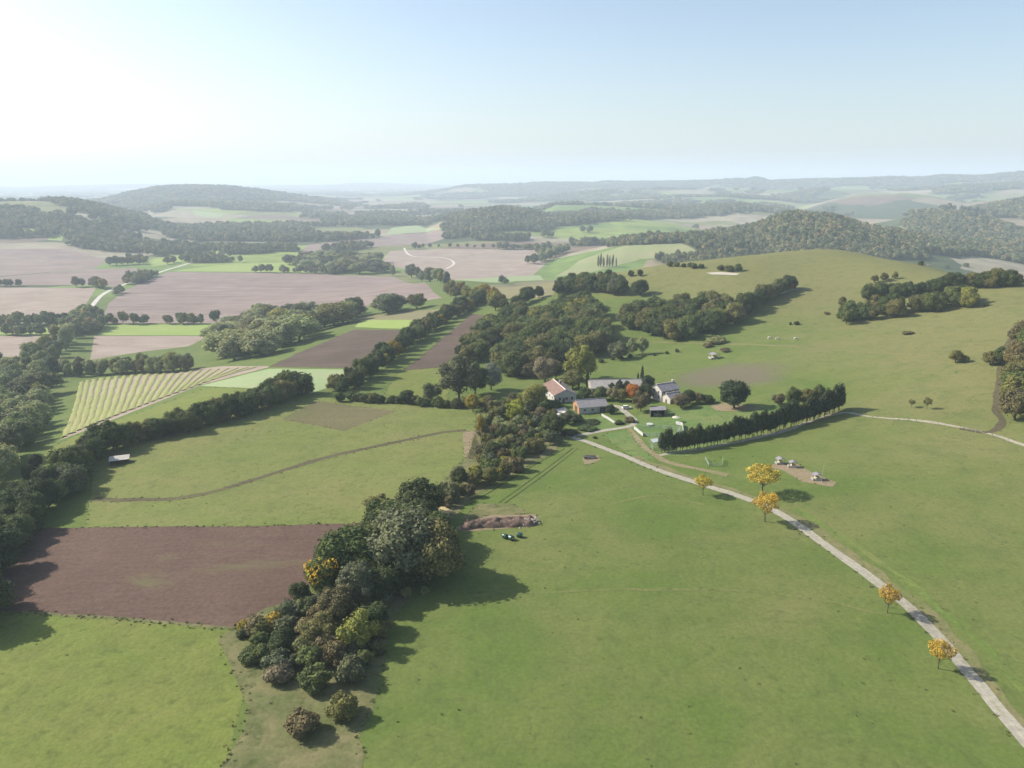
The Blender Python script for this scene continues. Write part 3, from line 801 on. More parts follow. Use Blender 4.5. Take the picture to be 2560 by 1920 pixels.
# ------------------------------------------------------------------ farm buildings
M['tile_red'] = ribbed('red_roof_tiles', (0.215, 0.135, 0.108), 1, 9.0, 0.25, 0.8)
M['tile_shaded'] = ribbed('shaded_roof_tiles', (0.20, 0.165, 0.155), 1, 9.0, 0.25, 0.8)  # shaded slope of the red roof, shade put into the tile colour
M['sheet_grey'] = ribbed('grey_sheet_roof', (0.25, 0.235, 0.235), 1, 6.0, 0.15, 0.6)
M['sheet_pale'] = ribbed('pale_fibre_roof', (0.31, 0.29, 0.265), 1, 6.0, 0.15, 0.7)
M['slate'] = ribbed('slate_roof', (0.21, 0.20, 0.215), 1, 8.0, 0.2, 0.6)
M['render_wall'] = plain('grey_render', (0.42, 0.41, 0.38), 0.9, 0.1, 0.15, 0.8)
M['white_wall'] = plain('white_render', (0.44, 0.415, 0.365), 0.9, 0.1, 0.12, 0.8)
M['stone_wall'] = plain('stone_wall', (0.32, 0.285, 0.23), 0.9, 0.1, 0.35, 2.0)
M['brick'] = plain('orange_brick', (0.36, 0.20, 0.11), 0.9, 0.1, 0.25, 2.5)
M['ridge'] = plain('pale_ridge_tiles', (0.62, 0.52, 0.46), 0.8, 0.2, 0.15, 2.0)
M['wood_dark'] = plain('dark_timber', (0.085, 0.065, 0.05), 0.8, 0.2, 0.3, 2.0)
M['wood_grey'] = plain('weathered_timber', (0.23, 0.21, 0.18), 0.85, 0.1, 0.3, 2.0)
M['white_paint'] = plain('white_paint', (0.46, 0.46, 0.44), 0.5, 0.4, 0.08, 2.0)
M['galv'] = plain('galvanised_steel', (0.42, 0.44, 0.44), 0.45, 0.5, 0.12, 2.0, 0.4)
M['galv_green'] = plain('pale_green_steel', (0.26, 0.36, 0.28), 0.5, 0.5, 0.12, 2.0)
M['glass'] = plain('window_glass', (0.03, 0.035, 0.04), 0.12, 0.6, 0.1, 1.0)
M['wrap'] = plain('dark_green_bale_wrap', (0.012, 0.055, 0.040), 0.25, 0.6, 0.25, 1.5)
M['hay'] = plain('hay', (0.42, 0.35, 0.19), 0.95, 0.1, 0.3, 4.0)
M['tyre'] = plain('tyre_rubber', (0.02, 0.02, 0.02), 0.8, 0.2, 0.1, 2.0)
M['car_white'] = plain('white_car_paint', (0.78, 0.78, 0.76), 0.2, 0.6, 0.03, 1.0)
M['hide_pale'] = plain('cream_hide', (0.62, 0.56, 0.47), 0.9, 0.1, 0.15, 2.0)
M['muck'] = plain('muck', (0.135, 0.095, 0.075), 0.95, 0.1, 0.5, 1.1)
M['chalk'] = plain('pale_stone', (0.40, 0.36, 0.31), 0.9, 0.1, 0.2, 2.0)
M['canvas'] = plain('cream_canvas', (0.46, 0.45, 0.34), 0.8, 0.2, 0.06, 2.0)

def window(parent, face, u, z, w, h, hw, l, frame='white_paint'):
    """a window (frame > pane) on one face of a house: 'front' y=0, 'minus' x=-w/2, 'plus' x=+w/2"""
    def T(a, d, zz):
        return {'front': (a, -d, zz), 'minus': (-hw - d, a, zz), 'plus': (hw + d, a, zz)}[face]
    def boxy(a0, a1, z0, z1, d0, d1):
        vs = [T(a, d, zz) for zz in (z0, z1) for a, d in ((a0, d0), (a1, d0), (a1, d1), (a0, d1))]
        return vs, [(0, 3, 2, 1), (4, 5, 6, 7), (0, 1, 5, 4), (1, 2, 6, 5), (2, 3, 7, 6), (3, 0, 4, 7)]
    fr = MB()
    t = 0.09
    for a0, a1, z0, z1 in ((u - w / 2, u - w / 2 + t, z, z + h), (u + w / 2 - t, u + w / 2, z, z + h), (u - w / 2 + t, u + w / 2 - t, z, z + t), (u - w / 2 + t, u + w / 2 - t, z + h - t, z + h)):
        fr.add(*boxy(a0, a1, z0, z1, 0.004, 0.07))
    f = fr.build('window', M[frame], parent)
    MB().add(*boxy(u - w / 2 + t, u + w / 2 - t, z + t, z + h - t, 0.006, 0.03)).build('pane', M['glass'], f)

def gable(parent, w, l, hw_, rise, roofs, wall, gab=None, over=0.35, thick=0.16, x0=0.0, y0=0.0, ridge='ridge', chimney=None):
    """a gabled volume: ridge along y, front gable at y0; walls, two roof slopes, ridge cap"""
    a = w / 2
    wb = MB()
    t = 0.3
    wb.box(x0 - a, x0 - a + t, y0 + t, y0 + l - t, -0.8, hw_); wb.box(x0 + a - t, x0 + a, y0 + t, y0 + l - t, -0.8, hw_)
    wb.build('wall', M[wall], parent)
    for k, yy in enumerate((y0, y0 + l - t)):
        g = MB().prism([(x0 - a, -0.8), (x0 + a, -0.8), (x0 + a, hw_), (x0, hw_ + rise), (x0 - a, hw_)], yy, yy + t)
        g.build('gable_wall', M[gab if (gab and k == 0) else wall], parent)
    sl = math.hypot(a, rise); ex, ez = a + over, hw_ - over * rise / a
    for sgn, mt in ((-1, roofs[0]), (1, roofs[1])):
        poly = [(x0 + sgn * ex, ez + 0.02), (x0, hw_ + rise + 0.02), (x0, hw_ + rise + thick), (x0 + sgn * ex, ez + thick)]
        s = MB().prism(poly if sgn > 0 else poly[::-1], y0 - over, y0 + l + over).build('roof_slope', M[mt], parent)
        MB().box(min(x0 + sgn * ex, x0 + sgn * (ex + .1)), max(x0 + sgn * ex, x0 + sgn * (ex + .1)), y0 - over, y0 + l + over, ez - 0.02, ez + 0.12).build('gutter', M['galv'], s)
    MB().tube([(x0, y0 - over - .02, hw_ + rise + thick + .02), (x0, y0 + l + over + .02, hw_ + rise + thick + .02)], 0.22, 6).build('ridge_cap', M[ridge], parent)
    if chimney:
        cx, cy = chimney
        c = MB().box(cx - .45, cx + .45, cy - .3, cy + .3, hw_, hw_ + rise + 1.1).build('chimney', M['stone_wall'], parent)
        MB().box(cx - .52, cx + .52, cy - .37, cy + .37, hw_ + rise + 1.1, hw_ + rise + 1.22).build('chimney_cap', M['ridge'], c)

def house(name, px, py, rz, label, cat):
    p = at(px, py)
    return tag(empty(name, p, R(rz)), label, cat)

h = house('farmhouse', 1413, 1006, 14, 'farmhouse with red tiled roof, pale ridge and grey gable', 'house')
gable(h, 10.5, 19, 3.6, 2.3, ('tile_red', 'tile_shaded'), 'render_wall', chimney=(1.6, 13))
for u in (-2.6, 0.6, 3.2): window(h, 'front', u, 1.1, 1.2, 1.5, 5.25, 19)
for u in (3, 7, 11, 15): window(h, 'minus', u, 1.1, 1.1, 1.4, 5.25, 19); window(h, 'plus', u, 1.1, 1.1, 1.4, 5.25, 19)
d = MB().box(-1.25, -0.3, -0.06, -0.004, 0, 2.1).build('door', M['wood_dark'], h); MB().box(-0.45, -0.38, -0.12, -0.07, 1.0, 1.1).build('handle', M['galv'], d)
MB().box(-5.8, -5.62, -0.5, 6.5, 3.22, 3.46).build('fascia', M['ridge'], h)
h = house('barn', 1440, 1030, -77, 'low barn with plain grey sheet roof and orange brick gable', 'barn')
gable(h, 8.6, 12.8, 3.3, 2.0, ('sheet_grey', 'sheet_grey'), 'render_wall', 'brick', ridge='sheet_grey')
for u in (2.5, 6.0): window(h, 'plus', u, 1.5, 1.3, 0.9, 4.3, 12.8)
d = MB().box(4.304, 4.38, 9.3, 11.9, 0, 2.7).build('door', M['wood_dark'], h); MB().box(4.381, 4.42, 10.5, 10.6, 1.0, 1.25).build('handle', M['galv'], d)
d = MB().box(-1.6, 1.6, -0.07, -0.004, 0, 2.8).build('door', M['wood_dark'], h); MB().box(-.06, .06, -0.11, -0.071, 1.0, 1.25).build('handle', M['galv'], d)
MB().box(-6.6, -4.35, 5.5, 9.5, 2.6, 2.78).build('lean_to_roof', M['sheet_grey'], h)
for y in (5.8, 9.2): MB().box(-6.5, -6.36, y - .07, y + .07, -0.5, 2.6).build('post', M['wood_grey'], h)
h = house('long_barn', 1474, 982, -86, 'long barn with broad pale grey roof behind the dark firs', 'barn')
gable(h, 13, 25, 4.0, 2.2, ('sheet_pale', 'sheet_pale'), 'stone_wall', ridge='sheet_pale')
for u in (5, 14): d = MB().box(6.504, 6.58, u, u + 3.4, 0, 3.3).build('door', M['wood_dark'], h); MB().box(6.581, 6.62, u + .3, u + .4, 1.1, 1.3).build('handle', M['galv'], d)
for u in (11, 21): window(h, 'plus', u, 2.0, 1.2, 0.8, 6.5, 25)
h = house('stone_house', 1640, 1000, -64, 'stone house with grey slate roofs stepping down to a lower wing', 'house')
gable(h, 7.5, 9.5, 5.2, 2.0, ('slate', 'slate'), 'stone_wall', 'white_wall', chimney=(0, 8.6))
gable(h, 5.6, 7.0, 3.2, 1.5, ('slate', 'slate'), 'stone_wall', 'white_wall', x0=6.7, y0=0.4)
for u, z in ((-1.8, 1.2), (1.6, 1.2), (-1.8, 3.4), (1.6, 3.4)): window(h, 'front', u, z, 1.0, 1.3, 3.75, 9.5)
for u in (1.6, 4.6, 7.6): window(h, 'plus', u, 3.4, 1.0, 1.2, 3.75, 9.5)
d = MB().box(6.2, 7.2, 0.33, 0.396, 0, 2.1).build('door', M['wood_dark'], h); MB().box(7.0, 7.08, .28, .33, 1.0, 1.1).build('handle', M['galv'], d)
h = house('open_shed', 1644, 1042, -8, 'open fronted dark shed with bluish grey lean roof in the garden', 'shed')
MB().box(-3, -2.85, 0, 5, -0.5, 2.6).box(2.85, 3, 0, 5, -0.5, 3.0).box(-2.85, 2.85, 4.85, 5, -0.5, 3.0).build('wall', M['wood_dark'], h)
MB().prism([(-3.3, 2.62), (3.3, 3.1), (3.3, 3.22), (-3.3, 2.74)], -0.4, 5.4).build('roof', M['slate'], h)
for x in (-2.9, 0, 2.9): MB().box(x - .09, x + .09, -0.2, -0.02, -0.5, 2.75 + x * .07).build('post', M['wood_grey'], h)
MB().box(-1.6, 1.6, 1.0, 3.2, 0, 1.0).build('stacked_timber', M['wood_grey'], h)
h = house('field_shed', 300, 1158, 22, 'small field shed with whitish sheet roof under the tree belt', 'shed')
MB().box(-3, -2.9, -1.6, 1.6, -0.5, 1.9).box(2.9, 3, -1.6, 1.6, -0.5, 1.9).box(-2.9, 2.9, 1.5, 1.6, -0.5, 2.2).build('wall', M['wood_dark'], h)
s = MB()
s.add([(-3.3, -1.9, 1.75), (3.3, -1.9, 1.75), (3.3, 1.9, 2.3), (-3.3, 1.9, 2.3), (-3.3, -1.9, 1.83), (3.3, -1.9, 1.83), (3.3, 1.9, 2.38), (-3.3, 1.9, 2.38)], [(0, 3, 2, 1), (4, 5, 6, 7), (0, 1, 5, 4), (1, 2, 6, 5), (2, 3, 7, 6), (3, 0, 4, 7)])
s.build('roof', M['white_wall'], h)

# ------------------------------------------------------------------ fences, pens, feeders
def lie(px, py): return at(px, py)
def run(name, pp, gap, height, nr, mat, label, cat='fence', th=0.07, pw=0.12, panels=False, group=None):
    """posts and rails along a pixel line; each post and each rail span is a part"""
    L = [lie(*q) for q in pp]
    root = empty(name, L[0])
    tag(root, label, cat, group)
    pts_ = []
    for a, b in zip(L, L[1:]):
        k = max(1, round((b - a).length / gap))
        pts_ += [a.lerp(b, t / k) for t in range(k)]
    pts_.append(L[-1])
    pts_ = [Vector((q.x, q.y, hz(q.x, q.y))) - root.location for q in pts_]
    for q in pts_: MB().box(q.x - pw / 2, q.x + pw / 2, q.y - pw / 2, q.y + pw / 2, q.z - 0.4, q.z + height + .1).build('post', mat, root)
    for a, b in zip(pts_, pts_[1:]):
        if panels:
            d = (b - a).normalized(); nrm = Vector((-d.y, d.x, 0)) * 0.03
            a2, b2 = a + d * pw * .8, b - d * pw * .8
            vs = [q + s_ + Vector((0, 0, z)) for z in (0.25, height) for q, s_ in ((a2, -nrm), (b2, -nrm), (b2, nrm), (a2, nrm))]
            MB().add(vs, [(0, 3, 2, 1), (4, 5, 6, 7), (0, 1, 5, 4), (1, 2, 6, 5), (2, 3, 7, 6), (3, 0, 4, 7)]).build('panel', mat, root)
        else:
            for k in range(nr):
                z = height * (k + 1) / nr - 0.05
                MB().tube([a + Vector((0, 0, z)), b + Vector((0, 0, z))], th / 2, 5).build('rail', mat, root)
    return root
run('white_fence', [(1504, 1041), (1520, 1050), (1538, 1062)], 1.9, 1.3, 2, M['white_paint'], 'white panelled garden fence across the lawn beside the barn', panels=True)
run('white_gate', [(1585, 1074), (1596, 1083), (1607, 1092)], 1.7, 1.5, 3, M['white_paint'], 'white panelled gate at the paddock entrance by the dirt track', 'gate', panels=True)
run('metal_corral', [(1607, 1091), (1640, 1092), (1690, 1090), (1700, 1075), (1650, 1073), (1598, 1073)], 2.6, 1.6, 4, M['galv'], 'grey metal rail corral beside the white gate', 'corral', 0.09)
run('white_panel_pen', [(1692, 1090), (1708, 1086), (1706, 1066), (1690, 1062)], 2.2, 1.6, 3, M['white_paint'], 'whitish panel pen between corral and conifers', 'pen', panels=True)
run('sheep_pen', [(1763, 1150), (1772, 1166), (1806, 1166), (1807, 1152)], 2.0, 1.2, 3, M['galv_green'], 'three sided pale green metal pen on the grass below the conifers', 'pen', 0.10, panels=False)
run('wire_fence', [(2180, 1047), (2290, 1056), (2400, 1073), (2480, 1091), (2560, 1121)], 6.0, 1.1, 2, M['wood_grey'], 'post and wire fence along the pale track on the pasture', 'fence', 0.03, 0.14)

p = at(1645, 1122)
h = tag(empty('hay_cage', p, R(6)), 'pale green metal hay cage standing by the first conifers', 'feeder')
for x in (-2.2, 2.2):
    for y in (-1.5, 1.5): MB().box(x - .08, x + .08, y - .08, y + .08, -.2, 3.0).build('post', M['galv_green'], h)
for y in (-1.5, 1.5):
    for z in (.4, 1.0, 1.6, 2.92): MB().tube([(-2.2, y, z), (2.2, y, z)], .05, 5).build('rail', M['galv_green'], h)
for x in (-2.2, 2.2):
    for z in (.4, 1.0, 1.6, 2.92): MB().tube([(x, -1.5, z), (x, 1.5, z)], .05, 5).build('rail', M['galv_green'], h)
MB().prism([(-2.5, 3.0), (0, 3.35), (2.5, 3.0), (2.5, 3.06), (0, 3.42), (-2.5, 3.06)], -1.8, 1.8).build('roof', M['galv'], h)

def feeder(px, py, rz, label, first=[None]):
    p = at(px, py)
    if first[0] is None:
        h = empty('cattle_feeder', p, R(rz)); first[0] = h
        for x in (-1.3, 1.3):
            for y in (-1.0, 1.0): MB().box(x - .06, x + .06, y - .06, y + .06, -.3, 2.0).build('post', M['galv'], h)
        MB().prism([(-1.7, 1.9), (0, 2.6), (1.7, 1.9), (1.7, 1.98), (0, 2.69), (-1.7, 1.98)], -1.35, 1.35).build('roof', M['slate'], h)
        MB().prism([(-1.35, .55), (1.35, .55), (1.1, .05), (-1.1, .05)], -1.1, 1.1).build('trough', M['galv'], h)
        MB().prism([(-1.1, .56), (1.1, .56), (.6, 1.25), (-.5, 1.35)], -.9, .9).build('hay', M['hay'], h)
        for y in (-1.06, 1.06): MB().tube([(-1.3, y, .95), (1.3, y, .95)], .04, 5).build('rail', M['galv'], h)
        MB().box(-2.0, -1.45, -.9, .9, .1, .8).build('water_tub', M['galv'], h)
        MB().tube([(1.4, 0, .35), (2.7, 0, .3)], .06, 5).build('drawbar', M['galv'], h)
    else:
        h = first[0].copy(); COL.objects.link(h); h.location = p; h.rotation_euler = (0, 0, R(rz))
        for c in first[0].children: d = c.copy(); d.parent = h; COL.objects.link(d)
    h.scale = (.78, .78, .85)
    return tag(h, label, 'feeder', 'roofed cattle feeders')
feeder(1950, 1159, 10, 'roofed cattle feeder of the three, beside the conifer shadow')
feeder(1982, 1168, -8, 'middle roofed cattle feeder of the three')
feeder(2042, 1199, 5, 'roofed cattle feeder on pinkish earth beside the thin pole')
h = feeder(1786, 896, 20, 'roofed cattle feeder alone on the green slope above the farm'); h.scale = (1.5, 1.5, 1.2)
p = at(2054, 1206); h = tag(empty('thin_pole', p), 'tall thin pale pole beside the cattle feeder', 'pole')
MB().tube([(0, 0, -.3), (0, 0, 3.2), (0.1, 0, 6.3)], [.06, .05, .03], 6).build('shaft', M['galv_green'], h); MB().box(-.15, .15, -.15, .15, -.2, .12).build('base', M['concrete'], h)

# bales
def bale_shell(r, l):
    b = MB(); n_ = 20
    prof = [(0.0, 0.0), (r * .82, 0.0), (r * .96, .06), (r, .18), (r, l - .18), (r * .96, l - .06), (r * .82, l), (0.0, l)]
    vs = [(q * math.cos(2 * math.pi * k / n_), y - l / 2, r * .94 + q * math.sin(2 * math.pi * k / n_)) for q, y in prof for k in range(n_)]
    fs = [(i * n_ + k, i * n_ + (k + 1) % n_, (i + 1) * n_ + (k + 1) % n_, (i + 1) * n_ + k) for i in range(len(prof) - 1) for k in range(n_)]
    return b.add(vs, fs)
for px, py, rz, lb in [(1263, 1346, 50, 'dark green wrapped bale at the copse end of the three'), (1278, 1350, 42, 'dark green wrapped bale touching its neighbour, lowest of the three'), (1299, 1343, 62, 'dark green wrapped bale standing apart under the heap')]:
    p = at(px, py); h = tag(empty('wrapped_bale', p, R(rz)), lb, 'bale', 'dark green wrapped bales')
    bale_shell(.68, 1.25).build('bale_body', M['wrap'], h, True)
    MB().tube([(0, -.665, .64), (0, -.627, .64)], [.16, .24], 12).build('end_highlight', M['galv_green'], h)  # pale disc imitates the highlight on the bale end

# muck heap
def mound(name, px0, py0, px1, py1, w, hgt, mat, parent=None, seed=0, nu=70, nv=14):
    a, b = at(px0, py0), at(px1, py1)
    d = Vector((b.x - a.x, b.y - a.y, 0)); L = d.length; d.normalize(); nrm = Vector((-d.y, d.x, 0))
    vs = []
    for i in range(nu + 1):
        for j in range(nv + 1):
            s, t = i / nu, j / nv * 2 - 1
            q = a + d * (L * s) + nrm * (t * w / 2 * (0.8 + 0.4 * float(vnoise(s * 9, 3.1, seed))))
            prof = (1 - t * t) ** .7 * min(1, s * 12, (1 - s) * 12) ** .6
            z = hz(q.x, q.y) - .1 + hgt * prof * (0.55 + 0.9 * float(vnoise(s * L / 1.6, t * w / 1.2, seed + 3))) + .12 * prof * float(vnoise(s * L * 2, t * w * 2, seed + 4))
            vs.append((q.x - a.x, q.y - a.y, z - a.z))
    fs = [(i * (nv + 1) + j, (i + 1) * (nv + 1) + j, (i + 1) * (nv + 1) + j + 1, i * (nv + 1) + j + 1) for i in range(nu) for j in range(nv)]
    return a, mesh_obj(name, vs, [f[::-1] for f in fs] if False else fs, mat, parent, True)
a0 = at(1152, 1316)
h = tag(empty('muck_heap', a0), 'long brown muck heap with whitish stones, behind the dark green bales', 'heap')
a, o = mound('heap_body', 1152, 1316, 1342, 1306, 5.0, 1.5, M['muck'], None, 5)
o.parent = h; o.location = a - a0
st = MB()
bb = at(1340, 1306)
for k in range(150):
    t = 1 - abs(rng.normal(0, .22)); t = min(max(t, .05), 1)
    q = Vector((a.x, a.y, 0)).lerp(Vector((bb.x, bb.y, 0)), t); q.x += rng.normal(0, 1.0); q.y += rng.normal(0, 1.2)
    z = hz(q.x, q.y) + max(0.05, 1.25 * (1 - (abs(q.y - (a.y + (bb.y - a.y) * t)) / 2.6) ** 2)); s = rng.uniform(.12, .36)
    c = Vector((q.x, q.y, z)) - a0
    ov = [c + Vector((s * rng.uniform(.7, 1.3), 0, 0)), c - Vector((s, 0, 0)), c + Vector((0, s, 0)), c - Vector((0, s * 1.2, 0)), c + Vector((0, 0, s * .8)), c - Vector((0, 0, s))]
    st.add(ov, [(0, 2, 4), (2, 1, 4), (1, 3, 4), (3, 0, 4), (2, 0, 5), (1, 2, 5), (3, 1, 5), (0, 3, 5)])
o = st.build('pale_stones', M['chalk'], h); o['kind'] = 'stuff'
# log pile
p = at(1474, 1146); h = tag(empty('log_pile', p, R(8)), 'small pile of dark logs on bare earth beside the gravel road', 'log pile')
for k in range(16):
    y, z = (k % 6) * .42 - 1.0 + (k // 6) * .2, .2 + (k // 6) * .36
    MB().tube([(-1.6 + rng.uniform(-.4, .4), y, z), (1.7 + rng.uniform(-.4, .4), y + rng.uniform(-.15, .15), z)], rng.uniform(.16, .23), 8).build('log', M['bark'] if k % 3 else M['wood_grey'], h)
p = at(785, 1506); h = tag(empty('fallen_trunk', p, R(24)), 'grey fallen tree trunk lying under the yellow topped tree', 'fallen tree')
MB().tube([(-1.6, 0, .3), (-.4, .1, .34), (.8, -.05, .3), (2.0, .15, .42)], [.38, .36, .3, .22], 9).build('trunk', M['wood_grey'], h)
MB().tube([(.4, 0, .4), (.9, .7, .9), (1.1, 1.2, 1.2)], [.16, .1, .04], 6).build('branch', M['wood_grey'], h)
MB().tube([(-.6, 0, .4), (-.5, -.7, .7), (-.2, -1.2, .6)], [.15, .1, .05], 6).build('branch', M['wood_grey'], h)
# sandy bank
xy = world_poly([(1088, 1272), (1100, 1258), (1125, 1255), (1135, 1272), (1122, 1285), (1095, 1284)])
sheet('sandy_bank', wobble(xy, .5, 3), M['hay'], 5, 'bare sandy bank at the upper end of the copse', 'bank')
xy = world_poly([(1765, 682), (1800, 680), (1850, 684), (1840, 688), (1780, 686)])
sheet('white_bank', xy, M['chalk'], 3, 'whitish bare bank beneath the scrub near the hilltop', 'bank')
# parasol, tub, car
p = at(1690, 1056); h = tag(empty('garden_parasol', p), 'cream garden parasol open on the paddock lawn', 'parasol')
b = MB(); n_ = 8
b.add([(0, 0, 2.75)] + [(1.7 * math.cos(2 * math.pi * k / n_), 1.7 * math.sin(2 * math.pi * k / n_), 2.15) for k in range(n_)] + [(1.68 * math.cos(2 * math.pi * k / n_), 1.68 * math.sin(2 * math.pi * k / n_), 1.98) for k in range(n_)],
      [(0, 1 + k, 1 + (k + 1) % n_) for k in range(n_)] + [(1 + k, 1 + n_ + k, 1 + n_ + (k + 1) % n_, 1 + (k + 1) % n_) for k in range(n_)])
b.build('canopy', M['canvas'], h); MB().tube([(0, 0, 0), (0, 0, 2.7)], .04, 6).build('pole', M['wood_grey'], h); MB().tube([(0, 0, 0), (0, 0, .12)], [.4, .36], 10).build('base', M['concrete'], h)
for k in range(8):
    a_ = 2 * math.pi * k / 8; MB().tube([(0, 0, 2.66), (1.6 * math.cos(a_), 1.6 * math.sin(a_), 2.1)], .015, 4).build('rib', M['wood_grey'], h)
p = at(1624, 1064); h = tag(empty('round_tub', p), 'pale round tub lying on the paddock grass', 'tub')
MB().tube([(0, 0, 0), (0, 0, .35), (0, 0, .75)], [1.05, 1.2, 1.25], 16).build('tub_body', M['canvas'], h); MB().tube([(0, 0, .752), (0, 0, .80)], [1.32, 1.32], 16).build('rim', M['white_paint'], h)
p = at(1567, 1022); h = tag(empty('parked_car', p, R(8)), 'white car parked in the farmyard beside the orange tree', 'car')
MB().prism([(-2.05, .45), (-1.95, .30), (1.95, .30), (2.08, .5), (2.0, .78), (1.2, .92), (-1.98, .95)], -.84, .84).build('body', M['car_white'], h)
MB().prism([(-1.85, .955), (1.05, .925), (.45, 1.42), (-1.45, 1.46)], -.76, .76).build('cabin', M['glass'], h)
MB().prism([(-1.5, 1.465), (.48, 1.425), (.40, 1.49), (-1.4, 1.53)], -.74, .74).build('roof', M['car_white'], h)
for x in (-1.3, 1.28):
    for s_ in (-1, 1):
        w = MB().tube([(x, s_ * .70, .33), (x, s_ * .90, .33)], .33, 14).build('wheel', M['tyre'], h); MB().tube([(x, s_ * .901, .33), (x, s_ * .915, .33)], .19, 10).build('rim', M['galv'], w)
for s_ in (-.6, .6): MB().box(2.03, 2.09, s_ - .16, s_ + .16, .56, .70).build('headlight', M['glass'], h)
# cattle grazing on the slope
def cow(px, py, rz, label):
    p = at(px, py)
    me = bpy.data.meshes.new('cow')
    J = [((-0.75, 0, 1.15), (.33, .36)), ((0, 0, 1.12), (.38, .42)), ((.65, 0, 1.18), (.34, .40)), ((1.0, 0, 1.12), (.20, .26)), ((1.3, 0, .72), (.15, .17)), ((1.55, 0, .38), (.10, .11)),
         ((-.85, .24, .85), (.17, .17)), ((-.95, .24, .5), (.08, .08)), ((-.88, .24, .04), (.06, .06)), ((-.85, -.24, .85), (.17, .17)), ((-.95, -.24, .5), (.08, .08)), ((-.88, -.24, .04), (.06, .06)),
         ((.65, .23, .75), (.13, .13)), ((.68, .23, .42), (.08, .08)), ((.66, .23, .04), (.06, .06)), ((.65, -.23, .75), (.13, .13)), ((.60, -.23, .42), (.08, .08)), ((.58, -.23, .04), (.06, .06)),
         ((-1.1, 0, 1.28), (.05, .05)), ((-1.2, 0, .7), (.04, .04)), ((1.22, .26, .86), (.05, .03)), ((1.22, -.26, .86), (.05, .03))]
    E = [(1, 0), (1, 2), (2, 3), (3, 4), (4, 5), (0, 6), (6, 7), (7, 8), (0, 9), (9, 10), (10, 11), (2, 12), (12, 13), (13, 14), (2, 15), (15, 16), (16, 17), (0, 18), (18, 19), (4, 20), (4, 21)]
    me.from_pydata([j[0] for j in J], E, [])
    me.materials.append(M['hide_pale'])
    o = bpy.data.objects.new('cow', me); COL.objects.link(o); o.location = p; o.rotation_euler = (0, 0, R(rz))
    sk = me.skin_vertices or me.attributes
    o.modifiers.new('skin', 'SKIN'); 
    if not me.skin_vertices:
        bm_ = __import__('bmesh').new(); bm_.from_mesh(me); bm_.verts.layers.skin.verify(); bm_.to_mesh(me); bm_.free()
    for k, j in enumerate(J): me.skin_vertices[0].data[k].radius = j[1]
    me.skin_vertices[0].data[1].use_root = True
    sd_ = o.modifiers.new('smooth', 'SUBSURF'); sd_.levels = 1; sd_.render_levels = 1
    return tag(o, label, 'cow', 'pale cows on the slope')
cow(1923, 848, 15, 'pale cow grazing at the wood end of the three'); cow(1944, 849, 200, 'pale cow grazing in the middle of the three'); cow(1988, 850, 10, 'pale cow grazing apart from the other two')

# cut rows on the striped valley field: low ridges of cut grass
vf = bpy.data.objects['vineyard_field']
vxy = world_poly([(168, 1088), (190, 1012), (210, 962), (382, 938), (560, 918), (660, 918), (495, 960), (330, 1025), (150, 1098)])
cr_mat = grass_mat('cut_grass_rows', (0.23, 0.25, 0.09), (0.27, 0.26, 0.12), (0.18, 0.20, 0.07), 1 / 20, mottle=0.4)
lo_, up_ = (150, 1098), (650, 920)
for k in range(22):
    t = (k + .5) / 22
    top = (200 + (650 - 200) * t ** 1.15, 960 - 42 * t ** .6)
    bot = (150 + (560 - 150) * t, 1098 - (1098 - 940) * t ** .92)
    a, b = at(*bot), at(*top)
    L = (b - a).length; n_ = max(6, int(L / 6)); d = (b - a); d.z = 0; d.normalize(); nr = Vector((-d.y, d.x, 0)); w = 1.5
    vs, fs = [], []
    for i in range(n_ + 1):
        q = a.lerp(b, i / n_) + nr * (0.7 * (float(vnoise(i * .4, k * .3, 7)) - .5))
        ww = w * (0.7 + .7 * float(vnoise(i * .9, k * 3.1, 8)))
        for s_, zz in ((-1, 0.02), (-.5, .45), (.5, .45), (1, 0.02)):
            x, y = q.x + nr.x * ww * s_, q.y + nr.y * ww * s_
            vs.append((x, y, hz(x, y) + zz + .12))
    fs = [(4 * i + j, 4 * i + 4 + j, 4 * i + 5 + j, 4 * i + 1 + j) for i in range(n_) for j in range(3)]
    mesh_obj('grass_row', vs, [f[::-1] for f in fs], cr_mat, vf, True)

# ------------------------------------------------------------------ grass tufts: coarse clumps in the meadows and along field edges
def tuft_mesh(name, seed, mat):
    g = np.random.default_rng(seed); vs = []; fs = []; tint = []
    for k in range(16):
        a = g.uniform(0, 6.28); r0 = g.uniform(0, .28); q = np.array([math.cos(a) * r0, math.sin(a) * r0, -.04])
        b_ = g.uniform(0, 6.28); dr = np.array([math.cos(a) * g.uniform(.1, .45), math.sin(a) * g.uniform(.1, .45), g.uniform(.25, .6)]); sd = np.array([math.cos(b_), math.sin(b_), 0]) * g.uniform(.06, .13)
        n0 = len(vs); vs += [q - sd, q + sd, q + dr * .6 + sd * .8, q + dr, q + dr * .6 - sd * .8]; fs.append(tuple(range(n0, n0 + 5))); tint.append(g.uniform(.3, .8))
    me = bpy.data.meshes.new(name); me.from_pydata([v.tolist() for v in vs], [], fs); me.materials.append(mat)
    a = me.attributes.new('tint', 'FLOAT', 'FACE'); a.data.foreach_set('value', np.array(tint, np.float32)); me.update()
    return me

